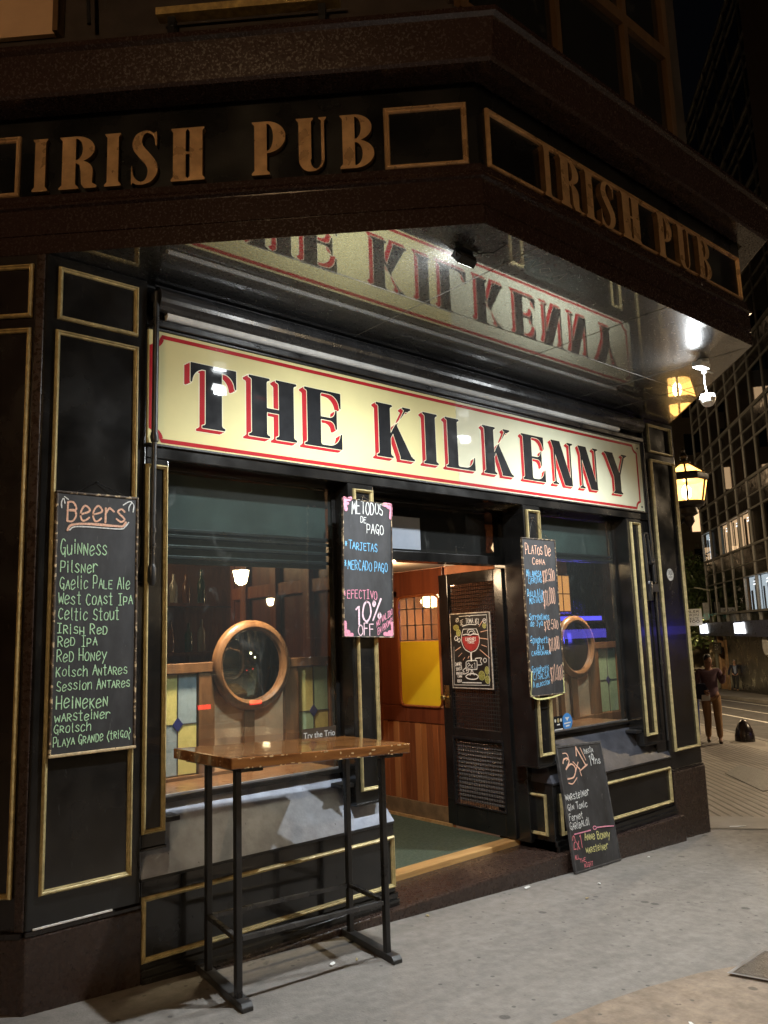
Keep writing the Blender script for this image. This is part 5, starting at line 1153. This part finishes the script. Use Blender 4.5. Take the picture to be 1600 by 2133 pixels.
# ------------------------------------------------------------------ street lamps of the square across the road (they light the fronts and show in the panes)
def street_lamp(x, y, h, label, power, col, down=False, ground=None):
    g = gz(x)-.1 if ground is None else ground
    t = thing('street_lamp', label, 'street lamp', (x, y, g), 'street lamps of the square')
    mb = MB(); mb.tube([(x, y, g), (x, y, g+.5), (x, y, g+.55), (x, y, g+h-.35)], [.10, .09, .055, .04], 12); mb.lathe((x, y, g), [(.16, 0), (.15, .12), (.1, .16)], 12); mb.build('post', K['satin'], t, True)
    mb = MB(); mb.lathe((x, y, g+h-.35), [(.05, 0.005), (.13, .06), (.19, .34)], 8); mb.build('lantern_glass', K['streetled'], t)
    mb = MB(); mb.lathe((x, y, g+h), [(.22, 0), (.20, .05), (.06, .17), (.02, .25)], 8); mb.build('cap', K['satin'], t)
    if down: light('lamp_light', 'SPOT', (x, y, g+h-.14), power, col, t, .06, (0, 0, -1), 150, .35)
    else: light('lamp_light', 'POINT', (x, y, g+h-.14), power, col, t, .06)
street_lamp(9.7, -8.0, 3.75, 'lit street lamp on the square across the road, nearest the corner', 200, (1., .74, .44))
street_lamp(20.8, -24.0, 4.6, 'lit street lamp far off on the square across the road', 600, (1., .76, .46))
street_lamp(-4.3, -1.4, 4.6, 'tall lit street lamp on the left street pavement behind the viewer', 460, (1., .66, .38))
street_lamp(57.0, 33.0, 7.0, 'tall lit street lamp on the plaza beyond the traffic light', 14000, (1., .80, .45), True)
street_lamp(25.5, 8.7, 7.0, 'lit street lamp on the far side of the right street opposite the bollard', 2700, (1., .80, .58))
street_lamp(20.5, 1.2, 6.5, 'unseen street lamp added on the far corner as front light for the man', 1700, (1., .80, .58))  # unseen lamp added to light the walking man from the front
street_lamp(26.9, 18.4, 7.0, 'lit street lamp at the kerb of the right street behind the pub', 2600, (1., .78, .52))

# ------------------------------------------------------------------ black glass tower across the right street
az = rad(50.5); td = Vector((math.sin(az), math.cos(az))); FT2 = frame((45., 22.), (-td.x, -td.y), (-td.y, td.x))
tw = thing('glass_tower', 'dark glass office tower with thin metal mullions across the right street', 'building', (45, 22, -2.0))
U0, U1, BAY = -5.08, 14.72, 2.2; Z0, ST, NS = 2.30, 3.3, 9
MB().box(FT2, U0, U1+.2, -14, -.35, -2.6, Z0+ST*NS+1.2).build('core', K['spandrel'], tw)
mb = MB()
for s in range(NS):
    z = Z0+s*ST; mb.box(FT2, U0, U1, -.3, -.02, z+1.78, z+ST-.02)
mb.build('spandrel_band', K['spandrel'], tw)
mb = MB()
for k in range(int((U1-U0)/BAY)+1):
    u = U0+k*BAY; mb.box(FT2, u-.035, u+.035, -.1, .05, 1.82, Z0+ST*NS)
for s in range(NS+1):
    z = Z0+s*ST
    mb.box(FT2, U0, U1, -.1, .07, z-.06, z+.05)
    if s < NS: mb.box(FT2, U0, U1, -.1, .045, z+1.75, z+1.81); mb.box(FT2, U0, U1, -.1, .04, z+2.4, z+2.45)
mb.build('mullion_grid', K['towermetal'], tw)
lit = {(1, 2): 'warmwin', (1, 3): 'warmwin', (1, 4): 'warmwin', (1, 0): 'coolwin', (0, 4): 'coolwin', (0, 5): 'coolwin', (6, 5): 'warmdim', (2, 2): 'cooldim', (3, 6): 'cooldim', (2, 7): 'warmdim', (4, 1): 'warmdim', (0, 1): 'warmdim', (1, 1): 'cooldim', (0, 3): 'warmdim', (6, 4): 'cooldim'}
K['warmdim'] = glow('dim_lit_window', (1., .6, .3), .05); K['cooldim'] = glow('dim_cool_window', (.7, .85, .8), .06)
rg = random.Random(3)
for s in range(NS):
    for k in range(int((U1-U0)/BAY+.01)):
        u = U0+k*BAY; z = Z0+s*ST; m = lit.get((s, k)); fr = .30 if m is None else .22
        o = MB().box(FT2, u+.05, u+BAY-.05-fr, -.03, -.012, z+.06, z+1.74).build('window_pane', K['cglass' if m in ('warmwin', 'coolwin') else 'tglass'], tw)
        if m:
            MB().box(FT2, u+.05, u+BAY-.05-fr, -.26, -.24, z+.06, z+1.74).build('lit_room', K[m], o)
            if m in ('warmwin', 'coolwin'):
                mb = MB()
                for q in range(2): a = u+.3+q*.75; mb.box(FT2, a, a+rg.uniform(.12, .4), -.23, -.2, z+.06, z+rg.uniform(1.0, 1.74))
                mb.build('room_furniture', K['dark'], o)
                mb = MB(); mb.box(FT2, u+.9, u+1.5, -.22, -.19, z+1.32, z+1.38); mb.box(FT2, u+.95, u+1.4, -.22, -.19, z+1.48, z+1.52); mb.build('ceiling_light', K['whitesign'], o)
        elif rg.random() < .5:
            MB().box(FT2, u+.05, u+BAY-.05-fr, -.2, -.18, z+rg.uniform(.3, 1.1), z+1.74).build('blind', mat('office_blind', (.10, .09, .075), .8, var=.2), o) if not bpy.data.materials.get('office_blind') else MB().box(FT2, u+.05, u+BAY-.05-fr, -.2, -.18, z+rg.uniform(.3, 1.1), z+1.74).build('blind', bpy.data.materials['office_blind'], o)
MB().box(FT2, -6.2, U1+.5, -.4, .5, 1.0, 1.80).build('sign_fascia', K['bluesign'], tw)
MB().box(FT2, -.85, U1, -.5, .12, -3.2, 1.0).build('ground_floor_wall', K['stone'], tw)
MB().box(FT2, -6.0, -.86, -1.6, -1.5, -3.2, 1.0).build('lit_back_wall', K['orange'], tw)
mb = MB(); mb.box(FT2, -1.75, -1.2, -.3, .1, -2.4, .99); mb.box(FT2, -3.4, -3.1, -.3, .1, -2.4, .99); mb.build('entrance_column', mat('warm_column', (.5, .3, .15), .5), tw)
MB().box(FT2, -4.9, -3.5, -.6, -.4, -2.4, .99).build('entrance_screen', mat('dark_screen', (.05, .04, .03), .5), tw)
t = thing('bank_sign', 'small black panel sign with pale symbols by the lit tower entrance', 'sign', tuple(FT2(-2.0, .5, .2)))
MB().box(FT2, -3.0, -1.1, .36, .44, -.02, .62).build('panel', K['ink'], t); mb = MB(); FS = lambda u, d, z: FT2(-2.55+u, .442+d, .2+z)
write(mb, FS, 'EO', .1, .0, .9, .0, .28, .004, .05); mb.build('symbols', mat('pale_print', (.6, .6, .6), .5), t)
for i, u in enumerate((-5.75, 2.75)):
    t = thing('bank_sign', ['lit white bank lettering at the left end of the navy fascia', 'lit white bank lettering on the middle of the navy fascia'][i], 'sign', tuple(FT2(u+1, .5, 1.2)), 'lit bank lettering')
    for q, c in enumerate('BBVA'):
        mb = MB(); FS = lambda u2, d, z, u=u, q=q: FT2(u+.18+q*.52+u2, .505+d, 1.16+z)
        if c == 'A':
            mb.prism([(0, 0), (.09, 0), (.22, .5), (.35, 0), (.44, 0), (.27, .58), (.17, .58)], lambda p: FS(p[0], .05, p[1]), lambda p: FS(p[0], 0, p[1]))
        elif c == 'V':
            mb.prism([(0, .55), (.09, .55), (.22, .10), (.35, .55), (.44, .55), (.27, 0), (.17, 0)], lambda p: FS(p[0], .05, p[1]), lambda p: FS(p[0], 0, p[1]))
        else:
            mb.box(FS, 0, .09, 0, .05, 0, .55)
            for zz in (0, .235, .47): mb.box(FS, .09, .36, 0, .05, zz, zz+.08)
            mb.box(FS, .33, .42, 0, .05, .08, .235); mb.box(FS, .30, .39, 0, .05, .315, .47)
        mb.build('letter', K['whitesign'], t)
t = thing('round_sign', 'round white sign disc on the dark bank wall at the right edge', 'sign', tuple(FT2(6.9, .2, .7)))
mb = MB(); nn = Vector((-td.y, td.x, 0)); mb.lathe(FT2(7.0, .12, .60), [(.5, .0), (.5, .08), (.44, .10), (.0, .10)], 24, ax=nn); mb.build('disc', mat('disc_white', (.75, .75, .75), .4), t)
nb = thing('brown_building', 'plain brown rendered building beyond the right end of the dark glass tower', 'building', tuple(FT2(20, 0, -2)))
MB().box(FT2, 16.6, 21, -12, 1.2, -3, 60).build('wall', K['brownwall'], nb)
# buildings closing the view between the pillar and the tower
FB1 = frame((62, 44), (S2, -S2), (-S2, -S2))
b1 = thing('distant_building', 'dim brown building with a few lit windows behind the plaza trees', 'building', (62, 44, -4))
MB().box(FB1, -14, 14, -10, 0, -6, 36).build('wall', K['far'], b1)
k = 0
for s in range(8):
    for c in range(8):
        f = MB().box(FB1, -12+c*3.2, -10.6+c*3.2, -.05, .05, 3+s*3.6, 5.0+s*3.6).build('window', K['warmwin'] if (s*5+c*3) % 7 in (0, 3) else K['spandrel'], b1)
mb = MB()
for c in (-2, 4.5): mb.box(FB1, c-.5, c+.5, -.1, .5, -6, 36)
mb.build('pier', K['brownwall'], b1)

# ------------------------------------------------------------------ trees on the plaza
def tree(name, label, x, y, h, r, n, seed, g=None):
    R = np.random.RandomState(seed); g = gz(x)-.1 if g is None else g
    t = thing(name, label, 'tree', (x, y, g), 'trees on the plaza'); mb = MB(); ends = []
    mb.tube([(x, y, g), (x+.1, y, g+h*.25), (x+.05, y+.1, g+h*.5)], [h*.035, h*.026, h*.018], 8)
    for k in range(7):
        a = k*2.4; e = (x+math.cos(a)*r*.6, y+math.sin(a)*r*.6, g+h*(.5+.06*k)); mb.tube([(x+.07, y+.05, g+h*(.3+.03*k)), ((x+e[0])/2, (y+e[1])/2, g+h*(.42+.05*k)), e], [h*.012, h*.008, h*.004], 6); ends.append(e)
    mb.build('trunk', K['bark'], t, True)
    cl = np.array(ends+[(x+R.uniform(-1, 1)*r*.7, y+R.uniform(-1, 1)*r*.7, g+h*R.uniform(.45, .95)) for _ in range(16)])
    P = cl[R.randint(0, len(cl), n)] + R.normal(0, 1, (n, 3))*np.array([r*.24, r*.24, h*.075]); A = R.normal(0, 1, (n, 3)); Bv = R.normal(0, 1, (n, 3)); A /= np.linalg.norm(A, axis=1)[:, None]; Bv = np.cross(A, Bv); Bv /= np.linalg.norm(Bv, axis=1)[:, None]
    s = R.uniform(.10, .26, (n, 1)); V = np.stack([P-A*s, P+Bv*s*.5, P+A*s, P-Bv*s*.5], 1).reshape(-1, 3)
    mb = MB(); mb.v = [tuple(v) for v in V]; mb.f = [(4*i, 4*i+1, 4*i+2, 4*i+3) for i in range(n)]; mb.mi = [0]*n; mb.build('crown', K['leaf'], t)
tree('plaza_tree', 'large dark green tree beside the traffic light on the plaza', 60, 31.0, 9.5, 3.6, 5200, 1)
tree('plaza_tree', 'tall tree further back on the plaza near the tower edge', 66, 34.0, 11, 4, 4200, 2)
tree('plaza_tree', 'dense tree close to the pub pillar on the plaza', 52, 29.5, 8.5, 3.2, 4200, 3)
tree('plaza_tree', 'broad low tree at the back of the plaza', 72, 40, 8, 4.5, 3000, 4)

# traffic light with double-arm lamp head, street name plate
tx_, ty_ = 48.5, 24.8; tg = gz(tx_)-.1
t = thing('traffic_light', 'traffic light on a tall pale pole showing green beside the tower', 'traffic light', (tx_, ty_, tg))
mb = MB(); mb.tube([(tx_, ty_, tg), (tx_, ty_, tg+6.2)], [.11, .07], 10); rv = Vector((.45, -.89, 0)); mb.tube([Vector((tx_, ty_, tg+5.9))-rv*.95+Vector((0, 0, .45)), Vector((tx_, ty_, tg+6.1)), Vector((tx_, ty_, tg+5.9))+rv*.95+Vector((0, 0, .6))], .045, 8); mb.build('pole', mat('pale_pole', (.35, .35, .27), .5, var=.2), t, True)
mb = MB(); hd = Vector((tx_, ty_, tg+4.9))-rv*.38
mb.box(lambda u, d, z: hd+rv*u+Vector((-.89, -.45, 0))*d+Vector((0, 0, z)), -.17, .17, -.12, .14, -.62, .45)
for z in (.28, -.05, -.38): mb.lathe(hd+Vector((-.89, -.45, 0))*.14+Vector((0, 0, z)), [(.13, 0), (.14, .12), (.13, .12)], 12, ax=(-.89, -.45, 0))
mb.build('signal_head', mat('grey_signal', (.25, .25, .24), .5), t)
mb = MB(); mb.lathe(hd+Vector((-.89, -.45, 0))*.15+Vector((0, 0, -.38)), [(.0, .03), (.13, .02), (.13, 0)], 14, ax=(-.89, -.45, 0)); mb.build('green_lamp', K['greenlamp'], t)
mb = MB(); cm = Vector((tx_, ty_, tg+5.0))+rv*.35; mb.tube([cm+Vector((.1, .05, .05)), cm+Vector((-.5, -.25, -.1))+rv*.25], .10, 10); mb.build('camera_housing', K['white'], t, True)
t = thing('street_sign', 'white street plate with rows of dark text beside the traffic light', 'sign', tuple(Vector((tx_, ty_, tg+4.6))-rv*1.1))
SF = lambda u, d, z: Vector((tx_, ty_, tg+3.95))-rv*1.62+rv*u+Vector((-.89, -.45, 0))*d+Vector((0, 0, z))
MB().box(SF, 0, .98, .0, .03, 0, 1.05).build('plate', K['white'], t); mb = MB()
for k, q in enumerate((.82, .6, .38, .2)): write(mb, SF, ['ALEM', 'MAIPU', 'OESTE', '900'][k], .15, q, .8, q, .13, .034, .03)
mb.build('text', K['ink'], t); MB().box(SF, .9, 1.3, -.02, .0, .45, .52).build('arm', K['steel'], t)
# plaza railing
t = thing('railing', 'pale horizontal-bar railing on the plaza behind the walking man', 'railing', (50, 27.0, gz(50)))
mb = MB()
for k in range(5): mb.box(lambda u, d, z: Vector((50, 27.5, gz(50)))+Vector((.45, -.89, 0))*u+Vector((-.89, -.45, 0))*d+Vector((0, 0, z)), -3, 2.6, -.03, .03, .25+k*.22, .33+k*.22)
for u in (-2.9, -1, .8, 2.5): mb.box(lambda u2, d, z: Vector((50, 27.5, gz(50)))+Vector((.45, -.89, 0))*u2+Vector((-.89, -.45, 0))*d+Vector((0, 0, z)), u-.05, u+.05, -.06, -.031, -.1, 1.3)
mb.build('bars', mat('pale_rail', (.5, .46, .36), .5), t)
# bollard
bx, by = 16.19, 7.86
t = thing('bollard', 'dark pointed dome bollard at the kerb near the walking man', 'bollard', (bx, by, gz(bx)))
mb = MB(); mb.lathe((bx, by, gz(bx)), [(.185, -.02), (.19, .03), (.185, .12), (.158, .23), (.11, .34), (.05, .405), (.012, .42)], 24); mb.build('body', mat('bollard_paint', (.02, .014, .016), .3, var=.5, scale=9, coat=.3, scratch=.3), t, True)

# ------------------------------------------------------------------ people
def skin(name, verts, edges, m, parent, root=0, sub=2):
    off = wloc(parent); me = bpy.data.meshes.new(name); me.from_pydata([v[0] for v in verts], edges, []); me.materials.append(m)
    o = bpy.data.objects.new(name, me); COL.objects.link(o); o.parent = parent
    o.modifiers.new('skin', 'SKIN').use_smooth_shade = True
    for i, v in enumerate(verts):
        r = v[1]; d = me.skin_vertices[0].data[i]; d.radius = r if isinstance(r, tuple) else (r, r); d.use_root = (i == root)
    s = o.modifiers.new('sub', 'SUBSURF'); s.levels = sub; s.render_levels = sub
    return o
def person(label, loc, rz, J, top_m, leg_m, hair_m, shoe_m, h=1.74, skin_c=(.42, .24, .16), extra=None):
    t = thing('person', label, 'person', loc); t.rotation_euler = (0, 0, rz); t.scale = (h/1.74,)*3
    V = Vector
    b = dict(pel=V((0, 0, .95)), che=V((0, .01, 1.28)), neck=V((0, 0, 1.47)), hd=V((0, -.01, 1.60)), top=V((0, .0, 1.70)), nose=V((0, -.105, 1.60)),
             ls=V((.185, .0, 1.42)), rs=V((-.185, .0, 1.42)), le=V((.25, .03, 1.13)), re=V((-.25, .03, 1.13)), lw=V((.27, -.06, .88)), rw=V((-.27, -.06, .88)),
             lh=V((.10, 0, .90)), rh=V((-.10, 0, .90)), lk=V((.11, -.01, .50)), rk=V((-.11, -.01, .50)), la=V((.11, .03, .09)), ra=V((-.11, .03, .09)))
    b.update({k: V(v) for k, v in J.items()})
    sk = mat('skin_tone', skin_c, .5, var=.12)
    vs = [(b['pel'], (.13, .10)), (b['che'], (.145, .105)), (b['neck'], .055), (b['hd'], (.078, .095)), (b['top'], (.062, .08)), (b['nose'], .014)]; es = [(0, 1), (1, 2), (2, 3), (3, 4), (3, 5)]
    def chain(st, pts):
        for p, r in pts: vs.append((p, r)); es.append((st, len(vs)-1)); st = len(vs)-1
        return st
    for s, sg_ in (('l', 1), ('r', -1)):
        w_ = b[s+'w']; e_ = b[s+'e']; dr = (w_-e_).normalized(); i = chain(1, [(b[s+'s'], .052), (e_, .040), (w_, .027), (w_+dr*.07, (.034, .02))])
        side = dr.cross(V((0, 1, .2))).normalized(); pr = side.cross(dr).normalized()
        for q, (o_, ln) in enumerate(((-.030, .055), (-.010, .07), (.011, .066), (.030, .052))): chain(i, [(w_+dr*.095+side*o_, .0095), (w_+dr*(.095+ln*.6)+side*o_+pr*.012, .0085), (w_+dr*(.095+ln*.85)+side*o_+pr*.034, .007)])
        chain(i-0, [(w_+dr*.055+side*-.045*sg_+pr*.01, .0105), (w_+dr*.085+side*-.058*sg_+pr*.025, .009)])
        chain(0, [(b[s+'h'], .085), (b[s+'k'], .058), (b[s+'a'], .038), (b[s+'a']+V((0, -.10, -.045)), (.035, .03))])
    skin('body', vs, es, sk, t)
    vs, es = [(b['pel']+V((0, 0, -.10)), (.165, .125)), (b['pel']+V((0, 0, .08)), (.16, .12)), (b['che'], (.17, .13)), (b['neck']+V((0, 0, -.035)), (.085, .075))], [(0, 1), (1, 2), (2, 3)]
    for s in 'lr': 
        vs += [(b[s+'s'], .072), (b[s+'e'], .06), (b[s+'w']*.94+b[s+'e']*.06, .042)]; n = len(vs); es += [(2, n-3), (n-3, n-2), (n-2, n-1)]
    skin('shirt', vs, es, top_m, t)
    vs, es = [(b['pel']+V((0, 0, .02)), (.15, .115))], []
    for s in 'lr':
        vs += [(b[s+'h']+V((0, 0, -.04)), .105), (b[s+'k'], .078), (b[s+'a']+V((0, 0, .0)), .06)]; n = len(vs); es += [(0, n-3), (n-3, n-2), (n-2, n-1)]
    skin('trousers', vs, es, leg_m, t)
    for s in 'lr':
        a = b[s+'a']; skin('shoe', [(a+V((0, .035, -.045)), .045), (a+V((0, -.06, -.052)), (.045, .034)), (a+V((0, -.15, -.06)), (.038, .024))], [(0, 1), (1, 2)], shoe_m, t)
    hd, tp = b['hd'], b['top']; nf = (b['nose']-hd).normalized(); ax = (tp-hd).normalized()
    skin('hair', [(hd-nf*.05+ax*.0, (.07, .05)), (hd-nf*.035+ax*.06, (.082, .07)), (hd+nf*.01+ax*.105, (.072, .075)), (hd+nf*.055+ax*.095, (.055, .03))], [(0, 1), (1, 2), (2, 3)], hair_m, t)
    sd = nf.cross(ax); w0 = wloc(t)
    mb = MB()
    for q in (-1, 1): mb.lathe(w0+hd+nf*.088+sd*(.031*q)+ax*.012, [(.0, -.006), (.011, 0), (.0, .006)], 8, ax=nf)
    mb.build('eye', mat('dark_eye', (.02, .015, .012), .3), t)
    mb = MB(); mb.tube([w0+hd+nf*.092-ax*.052+sd*-.022, w0+hd+nf*.098-ax*.054, w0+hd+nf*.092-ax*.052+sd*.022], .005, 6); mb.build('mouth', mat('lip_tone', (.3, .1, .09), .5), t)
    mb = MB()
    for q in (-1, 1): mb.lathe(w0+hd+sd*(.080*q)-nf*.012, [(.008, -.008), (.028, 0), (.012, .01)], 8, ax=sd)
    mb.build('ear', sk, t, True)
    return t, b
shirt = mat('mauve_shirt', (.17, .105, .135), .85, var=.15, scale=30); tan = mat('tan_trousers', (.34, .20, .10), .85, var=.15); hair = mat('dark_hair', (.014, .01, .008), .6); brown = mat('brown_shoes', (.10, .05, .025), .5)
navy = mat('navy_cloth', (.016, .02, .045), .8, var=.2); jean = mat('blue_jeans', (.03, .045, .16), .85, var=.2); grey_hair = mat('grey_hair', (.2, .19, .18), .7); blk = mat('black_shoes', (.012, .012, .012), .4)
px, py = 15.36, 8.06
man, jb = person('man in a mauve shirt and tan trousers looking down at his raised hand', (px, py, gz(px)), rad(-58), dict(nose=(.055, -.085, 1.565), hd=(.015, -.025, 1.585), top=(.005, -.03, 1.69), le=(.24, -.02, 1.16), lw=(.265, -.20, 1.36), re=(-.235, .02, 1.14), rw=(-.13, -.16, 1.03), lk=(.10, -.04, .5), rk=(-.09, -.02, .5), la=(.105, -.03, .09), ra=(-.10, .12, .10)), shirt, tan, hair, brown, 1.72)
def rel(o, p): return o.matrix_basis @ Vector(p)
bpy.context.view_layer.update()
t = thing('paper_bag', 'folded dark jacket and pale paper held against the front man\'s waist', 'bag', tuple(rel(man, (-.17, -.20, 1.0))))
w0 = wloc(t); mb = MB(); mb.prism([(-.12, -.13), (.10, -.15), (.13, .02), (.06, .17), (-.08, .16), (-.14, .02)], lambda p: w0+Vector((p[0]*.47, -p[0]*.88, p[1])), lambda p: w0+Vector((p[0]*.47+.07, -p[0]*.88+.035, p[1]))); mb.build('jacket', navy, t, bevel=.02)
mb = MB(); mb.prism([(-.02, -.17), (.14, -.16), (.14, -.04), (-.01, -.05)], lambda p: w0+Vector((p[0]*.47-.01, -p[0]*.88-.006, p[1])), lambda p: w0+Vector((p[0]*.47+.06, -p[0]*.88+.03, p[1]))); mb.build('paper', K['white'], t, bevel=.006)
p2x, p2y = 15.5, 8.58
wom, _ = person('person in a navy top and blue jeans mostly hidden behind the pub pillar', (p2x, p2y, gz(p2x)), rad(-70), dict(nose=(-.05, -.09, 1.58), re=(-.22, .03, 1.12), rw=(-.2, -.12, .92), lk=(.1, -.06, .5), la=(.10, -.02, .09), ra=(-.1, .16, .11)), navy, jean, hair, blk, 1.62)
bpy.context.view_layer.update()
qx, qy = 43.9, 21.5
m3, _ = person('distant man in a dark jacket and pale blue shirt carrying a white bag', (qx, qy, gz(qx)), rad(-60), dict(re=(-.30, .02, 1.12), rw=(-.34, -.02, .86), le=(.27, .05, 1.12), lw=(.36, -.12, .98), lk=(.06, -.10, .5), la=(.05, -.05, .09), rk=(-.08, .03, .5), ra=(-.09, .20, .13)), navy, mat('charcoal_trousers', (.02, .02, .022), .8), grey_hair, blk, 1.72)
bpy.context.view_layer.update()
MBs = MB(); mS = rel(m3, (0, -.135, 1.30))
w0 = wloc(m3); mb = MB(); mb.add([Vector((qx, qy, gz(qx)))+(p-Vector((qx, qy, gz(qx)))) for p in ()], []) if False else None
sh = MB(); loc0 = Vector((qx, qy, gz(qx))); inv = lambda p: loc0+Vector(p)
sh.prism([(-.05, .98), (.05, .98), (.085, 1.42), (0, 1.36), (-.085, 1.42)], lambda p: inv((p[0], -.150, p[1])), lambda p: inv((p[0], -.08, p[1]))); sh.build('shirt_front', mat('pale_blue_shirt', (.25, .30, .42), .8), m3)
t = thing('shopping_bag', 'white shopping bag carried by the distant man', 'bag', tuple(rel(m3, (.42, -.16, .86))))
w0 = wloc(t); mb = MB(); mb.prism([(-.17, -.52), (.17, -.50), (.20, -.15), (.08, .02), (-.06, .02), (-.19, -.15)], lambda p: w0+Vector((p[0]*.5, -p[0]*.87, p[1])), lambda p: w0+Vector((p[0]*.5+.11, -p[0]*.87+.06, p[1]))); mb.build('bag', K['white'], t, bevel=.03)
mb = MB(); mb.tube([w0+Vector((.03, -.03, .0)), w0+Vector((.04, .02, .10)), w0+Vector((.05, .03, .0))], .012, 6); mb.build('handle', K['white'], t)
# blue-lit kiosk on the square, seen only as a reflection in the glossy pillar and panes
kx, ky = 19.5, -4.6; kg = gz(kx)-.1
t = thing('kiosk', 'closed kiosk with a blue light band on the square across the road', 'kiosk', (kx, ky, kg))
mb = MB(); mb.box(FW, kx-3.7, kx+2.6, ky-1.2, ky+1, kg, kg+2.2); mb.build('body', K['far'], t); MB().box(FW, kx-4., kx+2.9, ky-1.5, ky+1.3, kg+2.75, kg+2.9).build('roof', K['satin'], t)
MB().box(FW, kx-3.6, kx+2.5, ky+1.002, ky+1.06, kg+2.36, kg+2.58).build('light_band', K['blueled'], t)

# parked car on the square side of the road, its tail lamps show in the left window
cx_, cy_ = 8.6, -6.6; cg = gz(cx_)-.13
t = thing('parked_car', 'dark parked hatchback with lit red tail lamps on the far side of the road', 'car', (cx_, cy_, cg))
CF = lambda u, d, z: Vector((cx_+u, cy_-d, cg+z))      # rear faces the pub
paint = mat('dark_car_paint', (.02, .022, .028), .25, var=.1, coat=.6)
prof = [(0, .28), (0, .80), (.06, 1.0), (.30, 1.42), (.60, 1.48), (1.9, 1.44), (2.6, 1.02), (3.7, .88), (3.95, .70), (3.95, .28)]
mb = MB(); mb.prism(prof, lambda p: CF(-.84, p[0], p[1]), lambda p: CF(.84, p[0], p[1])); mb.build('body', paint, t, bevel=.05)
mb = MB(); mb.add([CF(-.66, .075, 1.03), CF(.66, .075, 1.03), CF(.58, .27, 1.38), CF(-.58, .27, 1.38)], [(0, 1, 2, 3)]); mb.build('rear_window', K['tglass'], t)
for s in (-1, 1):
    MB().box(CF, .60*s-.14, .60*s+.14, -.03, .02, .76, .85).build('tail_light', glow('tail_lamp_red', (1., .03, .02), 5) if s < 0 else bpy.data.materials['tail_lamp_red'], t, bevel=.01)
    for d in (.72, 3.15):
        mb = MB(); mb.lathe(CF(.86*s, d, .31), [(.31, -.18), (.31, 0), (.22, .005), (.2, -.02)], 20, ax=(s, 0, 0)); wh = mb.build('wheel', K['dark'], t, True)
MB().box(CF, -.26, .26, -.03, .01, .50, .62).build('plate', mat('plate_white', (.6, .6, .6), .4), t); MB().box(CF, -.82, .82, -.05, .10, .30, .46).build('bumper', K['satin'], t, bevel=.02)
